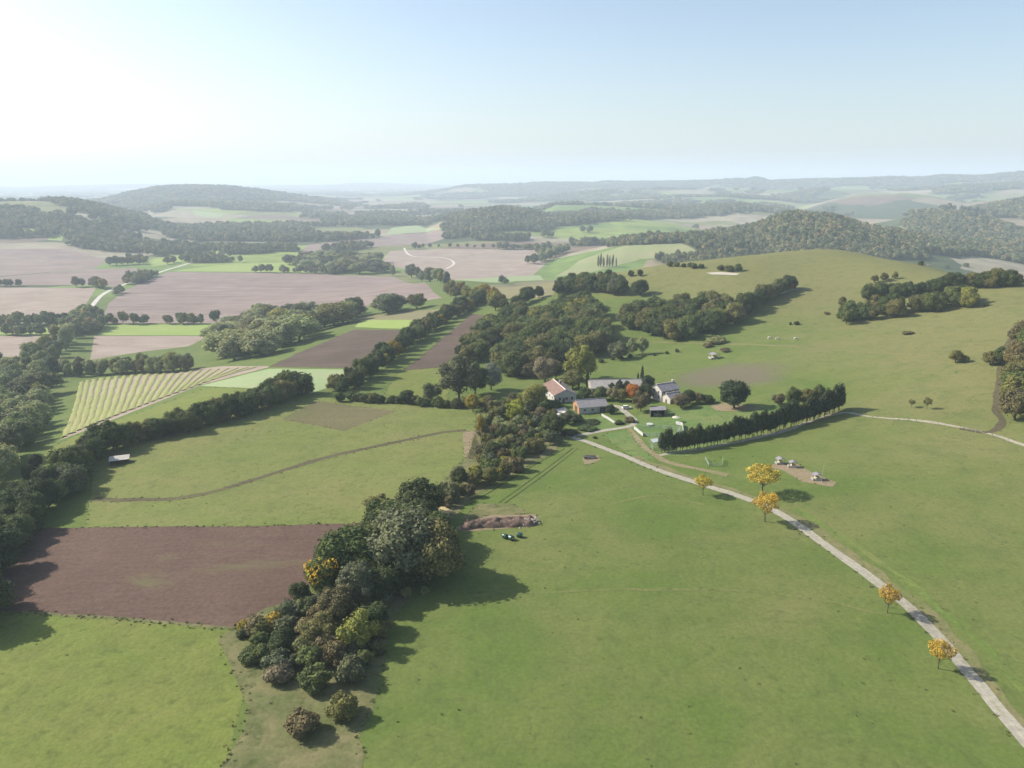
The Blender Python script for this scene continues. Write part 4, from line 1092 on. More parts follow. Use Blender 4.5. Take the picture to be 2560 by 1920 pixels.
def scatter(name, P3, size, srcs, label, cat):
    P3 = np.asarray(P3)
    c_ = bpy.data.collections.new(name + '_source')
    for m in srcs: c_.objects.link(bpy.data.objects.new(name + '_clump', m))
    me = bpy.data.meshes.new(name); me.vertices.add(len(P3)); me.vertices.foreach_set('co', P3.ravel())
    a1 = me.attributes.new('size', 'FLOAT_VECTOR', 'POINT'); a1.data.foreach_set('vector', np.asarray(size, np.float32).ravel())
    tn = np.zeros((len(P3), 3), np.float32); tn[:, 2] = rng.uniform(0, 6.28, len(P3))
    a2 = me.attributes.new('turn', 'FLOAT_VECTOR', 'POINT'); a2.data.foreach_set('vector', tn.ravel())
    o = bpy.data.objects.new(name, me); COL.objects.link(o); tag(o, label, cat, kind='stuff')
    ng = bpy.data.node_groups.new('scatter_' + name, 'GeometryNodeTree')
    ng.interface.new_socket('Geometry', in_out='INPUT', socket_type='NodeSocketGeometry'); ng.interface.new_socket('Geometry', in_out='OUTPUT', socket_type='NodeSocketGeometry')
    gi = ng.nodes.new('NodeGroupInput'); go = ng.nodes.new('NodeGroupOutput'); ip = ng.nodes.new('GeometryNodeInstanceOnPoints'); ci = ng.nodes.new('GeometryNodeCollectionInfo')
    ci.inputs['Collection'].default_value = c_; ci.inputs['Separate Children'].default_value = True; ci.inputs['Reset Children'].default_value = True
    n1 = ng.nodes.new('GeometryNodeInputNamedAttribute'); n1.data_type = 'FLOAT_VECTOR'; n1.inputs['Name'].default_value = 'size'
    n2 = ng.nodes.new('GeometryNodeInputNamedAttribute'); n2.data_type = 'FLOAT_VECTOR'; n2.inputs['Name'].default_value = 'turn'
    ip.inputs['Pick Instance'].default_value = True
    rv = ng.nodes.new('FunctionNodeRandomValue'); rv.data_type = 'INT'; rv.inputs[4].default_value = 0; rv.inputs[5].default_value = len(srcs) - 1
    ng.links.new(gi.outputs[0], ip.inputs['Points']); ng.links.new(ci.outputs[0], ip.inputs['Instance']); ng.links.new(rv.outputs[2], ip.inputs['Instance Index'])
    ng.links.new(n1.outputs[0], ip.inputs['Scale']); ng.links.new(n2.outputs[0], ip.inputs['Rotation']); ng.links.new(ip.outputs[0], go.inputs[0])
    md = o.modifiers.new('scatter', 'NODES'); md.node_group = ng
    return o
M['tuft'] = leaf_mat('tuft_grass', False, [(0.0, (0.10, 0.135, 0.04)), (0.5, (0.14, 0.17, 0.05)), (0.8, (0.17, 0.17, 0.065)), (1.0, (0.23, 0.20, 0.10))])
tufts = [tuft_mesh('tuft', s, M['tuft']) for s in range(4)]
bad = ('ploughed', 'stubble', 'road', 'driveway', 'concrete', 'dirt', 'trail', 'pale_track', 'garden', 'white_bank', 'sandy', 'wheel_rut', 'bare', 'crop', 'vineyard', 'valley')
n_ = 2600
rr = np.sqrt(rng.uniform(75 ** 2, 520 ** 2, n_)); aa = rng.uniform(R(-40), R(40), n_)
tx, ty = rr * np.sin(aa), rr * np.cos(aa)
ok_ = (fbm(tx, ty, 28, 611, 3) + rng.uniform(-.14, .14, n_)) > 0.02
ok_ &= hz(tx, ty) > -22
for nm_, xy_ in FIELD_XY:
    if nm_.startswith(bad): ok_ &= ~inside(tx, ty, xy_)
tx, ty = tx[ok_], ty[ok_]
s_ = rng.uniform(.3, .75, len(tx))
edge = []
for nm_, xy_ in FIELD_XY:
    if nm_.startswith(('road', 'wheel_track', 'ploughed', 'stubble', 'dirt', 'trail', 'pale_track', 'field_margin', 'scrub', 'rough', 'driveway', 'pasture', 'meadow')):
        for (x1, y1), (x2, y2) in zip(xy_, xy_[1:] + xy_[:1]):
            if math.hypot(x1, y1) > 560 or (nm_ == 'wheel_track_verge'): continue
            L = math.hypot(x2 - x1, y2 - y1); k = int(L / (1.1 if nm_ in ('ploughed_field', 'road', 'rough_ground') else 2.0) * (1 + rng.uniform(-.3, .3)))
            for q in range(k):
                f = rng.uniform(); edge.append((x1 + (x2 - x1) * f + rng.normal(0, .55), y1 + (y2 - y1) * f + rng.normal(0, .55)))
edge = np.array(edge)
for nm_, xy_ in FIELD_XY:
    if nm_ in ('road', 'driveway'): edge = edge[~inside(edge[:, 0], edge[:, 1], xy_)]
ax_, ay_ = np.concatenate([tx, edge[:, 0]]), np.concatenate([ty, edge[:, 1]])
sz = np.concatenate([s_, rng.uniform(.3, .9, len(edge))])
scatter('grass_tufts', np.stack([ax_, ay_, hz(ax_, ay_) + .03], 1), np.stack([sz, sz, sz * rng.uniform(.3, .7, len(sz))], 1), tufts, 'coarse grass tufts dotting the meadows and growing along field and road edges', 'grass')
print('tufts', len(sz))
# ------------------------------------------------------------------ tree kit
def crown_mesh(name, seed, rx, rz, zc, nl, nleaf, leaf, spread=0.62, lobe=(0.36, 0.52), core=True, cone=0.0, mats=None):
    g = np.random.default_rng(seed)
    C = [(0, 0, zc)]; RR = [(rx * 0.72, rz * 0.78)]
    for k in range(nl):
        a = 2.4 * k + g.uniform(0, 0.8); e = g.uniform(-0.55, 0.95)
        q = math.sqrt(max(0, 1 - e * e)) * spread * g.uniform(0.75, 1.15)
        f = g.uniform(*lobe)
        C.append((math.cos(a) * q * rx, math.sin(a) * q * rx, zc + e * rz * spread * 1.05))
        RR.append((rx * f, rz * f * 0.95))
    C = np.array(C); RR = np.array(RR)
    if cone:
        t = np.clip((C[:, 2] - (zc - rz)) / (2 * rz), 0, 1)
        k = 1 - cone * t
        C[:, 0] *= k; C[:, 1] *= k; RR[:, 0] *= k
    prob = RR[:, 0] * RR[:, 1]; prob /= prob.sum()
    n0 = int(nleaf * 1.9)
    li = g.choice(len(C), n0, p=prob)
    d = g.normal(size=(n0, 3)); d /= np.linalg.norm(d, axis=1)[:, None]
    rad = np.where(g.uniform(size=n0) < 0.14, g.uniform(1.05, 1.34, n0), g.uniform(0.82, 1.08, n0))
    Pq = C[li] + d * np.stack([RR[li, 0], RR[li, 0], RR[li, 1]], 1) * rad[:, None]
    keep = np.ones(n0, bool)
    for k in range(len(C)):
        q = (Pq - C[k]) / np.array([RR[k, 0], RR[k, 0], RR[k, 1]])
        keep &= (li == k) | ((q ** 2).sum(1) > 0.78)
    Pq, d, li = Pq[keep][:nleaf], d[keep][:nleaf], li[keep][:nleaf]
    n_ = len(Pq)
    nr = d * 0.8 + g.normal(size=(n_, 3)) * 0.45 + np.array([0, 0, 0.25]); nr /= np.linalg.norm(nr, axis=1)[:, None]
    t1 = np.cross(nr, g.normal(size=(n_, 3))); t1 /= np.linalg.norm(t1, axis=1)[:, None]
    t2 = np.cross(nr, t1)
    s1 = (leaf * g.uniform(0.55, 1.35, n_))[:, None]; s2 = (leaf * g.uniform(0.4, 0.95, n_))[:, None]
    bend = nr * (leaf * g.uniform(-0.3, 0.3, n_))[:, None]
    q = np.stack([Pq - t1 * s1, Pq - t2 * s2 + bend, Pq + t1 * s1, Pq + t2 * s2 + bend], 1).reshape(-1, 3)
    verts = [q]; faces = [tuple(range(4 * k, 4 * k + 4)) for k in range(n_)]
    lt = g.normal(0, 0.13, len(C))
    tint = list(np.clip(0.48 + lt[li] + g.normal(0, 0.15, n_) + 0.0 * d[:, 2], 0, 1))
    if core:
        base = 4 * n_
        for k in range(len(C)):
            U, V = 7, 5
            ring = []
            for v in range(V):
                ph = math.pi * (v + 0.5) / V
                for u in range(U):
                    th = 2 * math.pi * u / U + v * 0.4
                    f = 0.80 * g.uniform(0.85, 1.08)
                    ring.append(C[k] + f * np.array([RR[k, 0] * math.sin(ph) * math.cos(th), RR[k, 0] * math.sin(ph) * math.sin(th), RR[k, 1] * math.cos(ph)]))
            verts.append(np.array(ring))
            for v in range(V - 1):
                for u in range(U):
                    faces.append((base + v * U + u, base + (v + 1) * U + u, base + (v + 1) * U + (u + 1) % U, base + v * U + (u + 1) % U))
            faces.append(tuple(base + u for u in range(U))); faces.append(tuple(base + (V - 1) * U + u for u in reversed(range(U))))
            tint += list(np.clip(0.45 + lt[k] + g.normal(0, 0.12, (V - 1) * U + 2), 0, 1))
            base += U * V
    vv = np.vstack(verts)
    me = bpy.data.meshes.new(name)
    me.from_pydata(vv.tolist(), [], faces)
    a = me.attributes.new('tint', 'FLOAT', 'FACE'); a.data.foreach_set('value', np.array(tint, np.float32))
    for m in (mats or [M['leaf']]): me.materials.append(m)
    me.update()
    return me

def trunk_mesh(name, seed, h, r, hc, rx, mat, limbs=5):
    g = random.Random(seed); b = MB()
    lean = (g.uniform(-.2, .2), g.uniform(-.2, .2))
    b.tube([(0, 0, -0.5), (0, 0, 0.25), (lean[0] * .4, lean[1] * .4, h * .5), (lean[0], lean[1], h), (lean[0] * 1.3, lean[1] * 1.2, h + hc * 0.6)], [r * 1.5, r * 1.1, r * .85, r * .7, r * .25], 7)
    for k in range(limbs):
        a = 2 * math.pi * k / limbs + g.uniform(-.4, .4); z = h * g.uniform(.75, 1.05)
        b.tube([(lean[0], lean[1], z), (math.cos(a) * rx * .35, math.sin(a) * rx * .35, z + hc * .28), (math.cos(a) * rx * .7, math.sin(a) * rx * .7, z + hc * .5)], [r * .5, r * .32, r * .1], 5)
    me = bpy.data.meshes.new(name); me.from_pydata(b.v, [], b.f); me.materials.append(mat)
    me.polygons.foreach_set('use_smooth', [True] * len(me.polygons)); me.update()
    return me

# kinds: crowns and trunks for a tree 10 m tall; r = crown radius
KIND = {}
def kind(key, crowns, trunks, r, h=10.0): KIND[key] = (crowns, trunks, r, h)
kind('oak', [crown_mesh('crown', 10 + s, 4.7, 4.5, 5.4, 14 + s % 4, 2900, 0.31, 0.68, (0.28, 0.44)) for s in range(7)], [trunk_mesh('trunk', s, 2.4, 0.34, 5, 4, M['bark']) for s in range(4)], 4.6)
kind('bushy', [crown_mesh('crown', 140 + s, 4.6, 4.9, 4.7, 16 + s % 3, 2900, 0.31, 0.72, (0.26, 0.42)) for s in range(6)], [trunk_mesh('trunk', 90 + s, 1.4, 0.34, 6, 4, M['bark']) for s in range(3)], 4.8)
kind('loose', [crown_mesh('crown', 40 + s, 4.2, 4.5, 5.3, 16, 2300, 0.28, 0.80, (0.22, 0.36)) for s in range(5)], [trunk_mesh('trunk', 20 + s, 2.6, 0.26, 5, 4, M['bark']) for s in range(4)], 4.2)
kind('poplar', [crown_mesh('crown', 60 + s, 3.5, 4.6, 5.2, 13, 1900, 0.32, 0.70, (0.28, 0.42), True, 0.30) for s in range(4)], [trunk_mesh('trunk', 30 + s, 2.2, 0.24, 6, 2.4, M['bark_pale']) for s in range(3)], 3.0)
kind('conifer', [crown_mesh('crown', 80 + s, 2.3, 4.4, 5.3, 12, 1500, 0.26, 0.55, (0.4, 0.55), True, 0.48) for s in range(4)], [trunk_mesh('trunk', 50 + s, 1.4, 0.17, 7, 1.2, M['bark'], 4) for s in range(3)], 2.0)
kind('cypress', [crown_mesh('crown', 90 + s, 1.25, 4.8, 5.0, 10, 1000, 0.22, 0.5, (0.5, 0.62), True, 0.7) for s in range(2)], [trunk_mesh('trunk', 60, 0.8, 0.15, 7, 0.8, M['bark'], 3)], 1.25)
kind('young', [crown_mesh('crown', 100 + s, 3.6, 2.9, 6.8, 18, 2300, 0.24, 0.90, (0.22, 0.38), False) for s in range(4)], [trunk_mesh('trunk', 70 + s, 3.4, 0.20, 4.2, 3.4, M['bark'], 7) for s in range(3)], 4.0)
kind('shrub', [crown_mesh('crown', 120 + s, 5.4, 4.6, 4.4, 12, 1300, 0.62, 0.72, (0.34, 0.50)) for s in range(6)], [trunk_mesh('trunk', 80 + s, 0.6, 0.25, 5, 4.5, M['bark'], 6) for s in range(3)], 5.8, 9.5)

# kinds seen from far: crown and trunk in one mesh
def far_copy(key, nl, nleaf, leaf, rx, rz, zc, seed, mat, n_, cone=0.0):
    return [crown_mesh('far_tree', seed + s, rx, rz, zc, nl, nleaf, leaf, 0.64, (0.36, 0.52), True, cone, [mat]) for s in range(n_)]

PAL = {'dark green': (0.062, 0.082, 0.03), 'deep green': (0.076, 0.102, 0.033), 'mid green': (0.112, 0.139, 0.045), 'olive': (0.157, 0.153, 0.055), 'grey green': (0.125, 0.14, 0.072), 'yellow green': (0.244, 0.244, 0.056), 'yellowing': (0.287, 0.218, 0.04), 'brownish': (0.150, 0.128, 0.062), 'russet': (0.264, 0.124, 0.062), 'blackish green': (0.05, 0.068, 0.031), 'silvery': (0.23, 0.247, 0.184), 'golden yellow': (0.47, 0.33, 0.055), 'orange': (0.4, 0.16, 0.035), 'pale green': (0.233, 0.256, 0.109), 'tan': (0.205, 0.172, 0.092), 'willow green': (0.296, 0.319, 0.147), 'bright lime green': (0.23, 0.265, 0.04)}

def vary(c, amt=0.12):
    k = 1 + rng.uniform(-amt, amt)
    return (c[0] * k * (1 + rng.uniform(-.06, .06)), c[1] * k, c[2] * k * (1 + rng.uniform(-.1, .1)), 1)

def tree(name, key, x, y, h, wide, colour, label, cat='tree', group=None, sink=0.12, col2=None):
    crowns, trunks, r, H0 = KIND[key]
    z = hz(x, y)
    root = empty(name, (x, y, z - sink), rng.uniform(0, 6.28))
    s = h / H0
    sx = (wide / 2 / r) if wide else s * rng.uniform(0.9, 1.12)
    root.scale = (sx, sx, s)
    c = bpy.data.objects.new('crown', crowns[rng.integers(len(crowns))]); c.parent = root; COL.objects.link(c)
    c.color = vary(PAL[colour] if isinstance(colour, str) else colour)
    t = bpy.data.objects.new('trunk', trunks[rng.integers(len(trunks))]); t.parent = root; COL.objects.link(t)
    return tag(root, label, cat, group)

def tree_px(name, key, px, py, hp, wp, colour, label, cat='tree', group=None):
    p = at(px, py); m = mpp(p)
    dist = math.hypot(p.x, p.y); cd = dist / math.hypot(dist, CAMH - p.z)
    return tree(name, key, p.x, p.y, hp * m / cd, wp * m if wp else None, colour, label, cat, group)

def pick(pal):
    w = np.array([q[1] for q in pal], float); return pal[rng.choice(len(pal), p=w / w.sum())][0]

def lattice(xy, s):
    xs = [p[0] for p in xy]; ys = [p[1] for p in xy]
    out = []
    yv = min(ys); k = 0
    while yv < max(ys):
        xv = min(xs) + (s / 2 if k % 2 else 0)
        while xv < max(xs):
            out.append((xv + rng.uniform(-.3, .3) * s, yv + rng.uniform(-.3, .3) * s)); xv += s
        yv += s * 0.87; k += 1
    a = np.array(out)
    return a[inside(a[:, 0], a[:, 1], xy)]

def where(d, lo, hi):
    t = (d - lo) / max(1e-6, hi - lo)
    return 'near edge' if t < 0.3 else 'far edge' if t > 0.7 else 'middle'

def grove(pp, s, name, keys, hr, pal, noun, place, group, cat='tree', wide=1.0):
    """a wood: individual trees inside a pixel outline; labels tell size, colour and where in the wood"""
    xy = world_poly(pp)
    pts_ = lattice(xy, s)
    dd = np.hypot(pts_[:, 0], pts_[:, 1]); lo, hi = dd.min(), dd.max()
    seen = {}
    for (x, y), d in sorted(zip(pts_.tolist(), dd.tolist()), key=lambda q: q[1]):
        c = pick(pal); h = rng.uniform(*hr); q = (h - hr[0]) / (hr[1] - hr[0])
        key = keys[rng.integers(len(keys))]
        size = 'low ' if q < 0.33 else 'tall ' if q > 0.67 else ''
        k = seen[size + c] = seen.get(size + c, 0) + 1
        lb = f'{ORD[k - 1]} {size}{c} {noun} from the near edge of {place}' if k <= len(ORD) else f'{size}{c} {noun} towards the far edge of {place}'
        tree(name, key, x, y, h, h / KIND[key][3] * 2 * KIND[key][2] * wide * rng.uniform(0.9, 1.15), c, lb, cat, group)
    return len(pts_)


def row(pp, n_, name, keys, hp, pal, noun, place, group, jit=1.5, cat='tree', wide=None, rows=1, gap=4.0):
    """trees along a pixel line; heights in pixels interpolated along it; labels count from the end towards the camera"""
    line = px_line(pp, 8); L = np.array(line)
    seg = np.concatenate([[0], np.cumsum(np.hypot(*np.diff(L, axis=0).T))])
    rev = np.hypot(*L[0]) > np.hypot(*L[-1])
    made = []
    for q in range(rows):
        for k in range(n_):
            t = (k + rng.uniform(-.25, .25) + 0.5 * (q % 2)) / max(1, n_ - 1)
            t = min(max(t, 0), 1); sd = t * seg[-1]
            x = np.interp(sd, seg, L[:, 0]); y = np.interp(sd, seg, L[:, 1])
            i = min(np.searchsorted(seg, sd), len(L) - 1); dv = L[i] - L[max(i - 1, 0)] if i else L[1] - L[0]
            dv = dv / (np.linalg.norm(dv) + 1e-9)
            off = (q - (rows - 1) / 2) * gap + rng.uniform(-jit, jit)
            x += -dv[1] * off; y += dv[0] * off
            p = Vector((x, y, hz(x, y))); m = mpp(p)
            h = np.interp(t, np.linspace(0, 1, len(hp)), hp) * m * 1.04 * rng.uniform(0.82, 1.18)
            c = pick(pal)
            o_ = tree(name, keys[rng.integers(len(keys))], x, y, h, wide * m if wide else None, c, 'x', cat, group)
            made.append((1 - t if rev else t, c, o_))
    made.sort(key=lambda q: q[0])
    seen = {}
    for t, c, o_ in made:
        seen[c] = seen.get(c, 0) + 1
        if seen[c] <= len(ORD):
            o_['label'] = f'{ORD[seen[c] - 1]} {c} {noun} from the near end of {place}'
        else:
            o_['label'] = f'{c} {noun} towards the far end of {place}'

ORD = 'first second third fourth fifth sixth seventh eighth ninth tenth eleventh twelfth thirteenth fourteenth fifteenth sixteenth seventeenth eighteenth nineteenth twentieth'.split()
ORD += [a + '-' + q for a in ('twenty', 'thirty') for q in ORD[:9]]
DARKS = [('dark green', 4), ('deep green', 4), ('mid green', 3), ('olive', 1.2), ('grey green', .8)]
WOOD = [('deep green', 3), ('mid green', 4), ('olive', 2.4), ('yellow green', .8), ('dark green', 1.5), ('brownish', .3)]
SCRUB = [('pale green', 3), ('olive', 4), ('mid green', 2), ('grey green', 3), ('brownish', 1.6), ('tan', .6), ('yellow green', 1.4), ('deep green', 2.5), ('russet', .12)]
PALE = [('willow green', 4), ('pale green', 4), ('grey green', 3), ('olive', 1.5), ('yellow green', .8), ('brownish', .5)]  # valley foliage tones raised to stand in for whitening by haze

# --- the old copse between ploughed field and meadow
COPSE = [
    ('oak_tree', 'oak', 1047, 1298, 88, 100, 'dark green', 'tall dark oak topping the copse beside the sandy bank'),
    ('oak_tree', 'loose', 948, 1288, 45, 62, 'olive', 'small thin olive tree sticking out of the copse beside the pasture corner'),
    ('oak_tree', 'oak', 990, 1348, 80, 115, 'mid green', 'broad mid green oak in the copse behind the two largest oaks'),
    ('oak_tree', 'oak', 1022, 1442, 142, 160, 'grey green', 'largest oak of the copse with grey green crown, above the long shadow'),
    ('oak_tree', 'oak', 1090, 1448, 128, 115, 'olive', 'tall olive green oak on the meadow edge of the copse'),
    ('oak_tree', 'oak', 880, 1448, 108, 128, 'deep green', 'wide blue green oak at the ploughed field corner of the copse'),
    ('oak_tree', 'oak', 935, 1402, 90, 90, 'mid green', 'middle sized green oak between the largest oak and the ploughed field'),
    ('oak_tree', 'oak', 750, 1503, 42, 46, 'dark green', 'small dark tree beside the yellow topped tree at the ploughed field'),
    ('oak_tree', 'loose', 898, 1518, 100, 80, 'grey green', 'slender grey green tree in front of the largest oak'),
    ('oak_tree', 'oak', 960, 1500, 75, 80, 'dark green', 'low dark oak on the meadow side below the largest oak'),
    ('maple_tree', 'loose', 848, 1562, 85, 76, 'brownish', 'brown orange autumn tree in the lower copse'),
    ('oak_tree', 'loose', 895, 1622, 78, 78, 'yellow green', 'yellow green tree at the lower meadow edge of the copse'),
    ('oak_tree', 'oak', 930, 1580, 60, 70, 'dark green', 'dark shaded oak casting the lower shadow on the meadow'),
    ('oak_tree', 'oak', 705, 1632, 50, 56, 'dark green', 'small dark bushy tree at the lowest corner of the rough ground'),
    ('oak_tree', 'loose', 800, 1610, 62, 75, 'olive', 'olive tree in the lower rough ground of the copse'),
]
for a in COPSE: tree_px(a[0], a[1], a[2], a[3], a[4] * 1.08, a[5] * 1.18, a[6], a[7], 'tree', 'trees of the copse by the ploughed field')
p = at(810, 1490); m_ = mpp(p) * 1.08
yt = tree('maple_tree', 'oak', p.x, p.y, 96 * m_, 84 * m_, 'mid green', 'green tree turning golden yellow on top, beside the ploughed field', 'tree', 'trees of the copse by the ploughed field')
yc = bpy.data.objects.new('yellow_leaves', crown_mesh('yellow_leaves', 301, 3.9, 2.9, 7.2, 13, 700, 0.36, 0.86, (0.3, 0.42), False)); yc.parent = yt; COL.objects.link(yc)
yc.color = (0.55, 0.36, 0.04, 1); yc.location = (0, 0, 0.15)
for k, (px, py, hp, wp, c, lb) in enumerate([
    (640, 1582, 45, 60, 'tan', 'tan autumn shrub at the corner of the ploughed field'), (680, 1578, 40, 60, 'yellowing', 'yellow brown shrub next to the tan shrub by the ploughed field'),
    (612, 1584, 30, 40, 'yellowing', 'small yellowing shrub at the very corner of the ploughed field margin'),
    (800, 1560, 45, 60, 'brownish', 'brown shrub among the rough ground below the copse'), (770, 1590, 40, 60, 'tan', 'pale tan shrub in the rough ground below the copse'),
    (830, 1600, 45, 60, 'olive', 'olive shrub below the brown orange autumn tree'), (1016, 1490, 24, 26, 'pale green', 'small pale shrub standing alone on the meadow edge of the copse'),
    (1062, 1484, 18, 22, 'pale green', 'tiny pale shrub in the shadow of the largest oak'), (962, 1512, 30, 50, 'grey green', 'grey green shrub spreading from the copse into the meadow'),
    (735, 1545, 26, 45, 'olive', 'low olive shrub on the rough slope beside the ploughed field'), (715, 1570, 22, 40, 'grey green', 'grey green shrub beside the yellow brown shrub'),
    (760, 1640, 42, 70, 'olive', 'olive bramble shrub at the lower end of the rough ground'), (840, 1660, 50, 70, 'brownish', 'brown bramble shrub at the lower end of the rough ground'),
    (880, 1700, 60, 80, 'grey green', 'grey green bramble shrub at the lower end of the rough ground'), (790, 1720, 50, 80, 'mid green', 'green bramble shrub at the lower end of the rough ground'),
    (700, 1700, 40, 70, 'tan', 'tan bramble shrub on rough ground far below the copse'),
    (860, 1790, 50, 80, 'olive', 'olive bramble shrub on rough ground far below the copse'),
    (760, 1830, 50, 80, 'brownish', 'brown bramble shrub on rough ground far below the copse'),
    (1122, 1268, 26, 30, 'tan', 'dry tan shrub on the sandy bank above the copse'), (1098, 1262, 20, 26, 'olive', 'small olive shrub beside the sandy bank'),
    (968, 1292, 24, 40, 'olive', 'low olive shrub behind the copse at the pasture corner'),
]): tree_px('shrub', 'shrub', px, py, hp, wp, c, lb, 'shrub', 'shrubs round the copse')

grove([(835, 1450), (900, 1385), (960, 1325), (1035, 1290), (1085, 1335), (1110, 1415), (1065, 1455), (965, 1495), (880, 1510)], 6.8, 'oak_tree', ['bushy', 'bushy', 'oak'], (7, 11.5), [('deep green', 4), ('dark green', 3), ('mid green', 2), ('grey green', 1)], 'oak', 'the dense copse', 'oaks filling the copse', wide=1.15)
grove([(600, 1592), (700, 1545), (770, 1505), (850, 1525), (945, 1525), (955, 1610), (915, 1690), (640, 1690)], 4.2, 'shrub', ['shrub', 'shrub', 'loose'], (2.2, 4.4), [('olive', 4), ('mid green', 3), ('grey green', 3), ('brownish', 1.5), ('yellow green', 1), ('tan', .6)], 'shrub', 'the lower copse scrub', 'shrubs filling the lower copse', 'shrub', wide=1.1)
# --- tree belt down the valley edge
row([(-120, 1580), (-80, 1500), (-40, 1440), (5, 1375), (50, 1322), (95, 1282), (140, 1240), (185, 1200), (225, 1165), (268, 1128)], 17, 'hedgerow_tree', ['bushy', 'bushy', 'loose'], [150, 95, 74, 68], DARKS + [('russet', .3), ('brownish', .4)], 'tree', 'the lower tree belt', 'trees of the valley edge belt', 2, rows=2, gap=4.5)
row([(285, 1118), (330, 1105), (400, 1090), (470, 1074), (540, 1054), (610, 1034), (680, 1010), (735, 985)], 19, 'hedgerow_tree', ['bushy', 'bushy', 'loose'], [52, 48, 50, 54], DARKS, 'tree', 'the upper tree belt beside the pasture', 'trees of the pasture belt', 1.5, rows=2, gap=5)
for px, py, hp, wp, c, lb in [(188, 1180, 60, 46, 'russet', 'reddish leaved tree in the lower tree belt'), (205, 1165, 55, 44, 'brownish', 'brown leaved tree beside the reddish tree of the belt'),
                              (92, 1172, 38, 32, 'blackish green', 'lone dark tree on the brow beside the bright grass strip'), (75, 1205, 45, 36, 'blackish green', 'second dark tree on the brow beside the bright grass strip'),
                              (45, 1252, 50, 44, 'blackish green', 'third dark tree lower down the brow')]:
    tree_px('hedgerow_tree', 'oak', px, py, hp, wp, c, lb, 'tree', 'trees of the valley edge belt')
# --- hedgerow between the dark ploughed fields
row([(842, 985), (870, 968), (915, 942), (965, 905), (1010, 872), (1060, 838), (1110, 806), (1160, 780), (1205, 757)], 24, 'hedgerow_tree', ['bushy', 'loose'], [48, 44, 40, 36, 32], [('dark green', 3), ('deep green', 3), ('mid green', 3), ('olive', 2), ('yellowing', 1), ('yellow green', .8)], 'tree',
    'the hedgerow between the ploughed fields', 'trees of the ploughed field hedgerow', 1.5, rows=2, gap=5)
row([(1120, 735), (1150, 742), (1185, 750), (1225, 760), (1255, 775)], 8, 'hedgerow_tree', ['loose', 'oak'], [32, 34], [('olive', 3), ('yellow green', 2), ('yellowing', 1.5)], 'tree', 'the yellowing upper hedge', 'trees of the yellowing hedge', 2, rows=2, gap=6)
row([(1290, 775), (1320, 755), (1345, 745)], 5, 'hedgerow_tree', ['oak'], [30, 34], DARKS, 'tree', 'the hedge above the strip wood', 'trees above the strip wood', 1.5)
row([(850, 1003), (900, 1003), (985, 1008), (1040, 1012), (1100, 1016), (1165, 1018)], 16, 'shrub', ['shrub'], [22, 20, 24], DARKS, 'shrub', 'the low hedge topping the pasture', 'shrubs along the top of the pasture', 1.5, 'shrub')
# --- woods behind the farm
grove([(1150, 908), (1165, 872), (1200, 832), (1255, 795), (1300, 778), (1312, 792), (1285, 835), (1235, 880), (1200, 908)], 9.5, 'oak_tree', ['oak', 'loose'], (8.5, 12.5), WOOD, 'tree', 'the strip wood', 'trees of the strip wood', wide=1.15)
grove([(1245, 940), (1255, 905), (1290, 855), (1335, 808), (1385, 780), (1455, 768), (1490, 795), (1500, 835), (1518, 866), (1490, 892), (1440, 900), (1400, 925), (1320, 942)], 9.4, 'oak_tree', ['bushy', 'oak', 'loose'], (11, 15.5), WOOD, 'oak', 'the large wood behind the farm', 'oaks of the large wood', wide=1.15)
grove([(1550, 812), (1600, 796), (1680, 782), (1780, 770), (1822, 778), (1846, 805), (1800, 834), (1740, 852), (1680, 856), (1620, 842)], 10.4, 'oak_tree', ['bushy', 'oak', 'bushy'], (11.5, 16), WOOD, 'oak', 'the rounded hillside wood', 'oaks of the hillside wood', wide=1.1)
row([(1850, 790), (1890, 768), (1935, 742), (1980, 722)], 12, 'hedgerow_tree', ['bushy'], [46, 34], DARKS + [('russet', .6)], 'tree', 'the line climbing the hillside', 'oaks climbing from the hillside wood', 1.5)
row([(1392, 738), (1430, 728), (1490, 726), (1545, 735)], 11, 'oak_tree', ['oak', 'loose'], [34, 36], DARKS, 'oak', 'the upper copse below the ridge', 'oaks of the upper copse', 3, rows=2, gap=9)
row([(1400, 712), (1470, 700), (1540, 695), (1600, 690)], 9, 'hedgerow_tree', ['bushy'], [22, 18], DARKS, 'tree', 'the hedge along the ridge top', 'oaks along the ridge top', 2)
for px, py, hp, wp, c, lb in [(1552, 738, 42, 38, 'deep green', 'round oak at the end of the upper copse'), (1600, 738, 40, 45, 'dark green', 'dark oak standing apart on the ridge slope with a shadow'),
                              (1972, 725, 38, 40, 'blackish green', 'round dark oak ending the line of hillside trees'), (1936, 738, 26, 30, 'russet', 'reddish tree in the line climbing the hillside')]:
    tree_px('oak_tree', 'oak', px, py, hp, wp, c, lb, 'tree', 'single oaks on the hillside')
row([(1672, 668), (1720, 667), (1755, 670)], 6, 'shrub', ['shrub'], [13, 12], DARKS, 'shrub', 'the scrub on the ridge crest', 'shrubs on the ridge crest', 3, 'shrub')
row([(1800, 676), (1825, 678), (1845, 676)], 4, 'shrub', ['shrub'], [14, 18], DARKS, 'shrub', 'the white bank near the hilltop', 'shrubs near the hilltop', 3, 'shrub')
row([(2310, 668), (2370, 672), (2440, 675)], 8, 'shrub', ['shrub'], [10, 9], DARKS, 'shrub', 'the hedge over the brow', 'shrubs over the brow of the hill', 3, 'shrub')
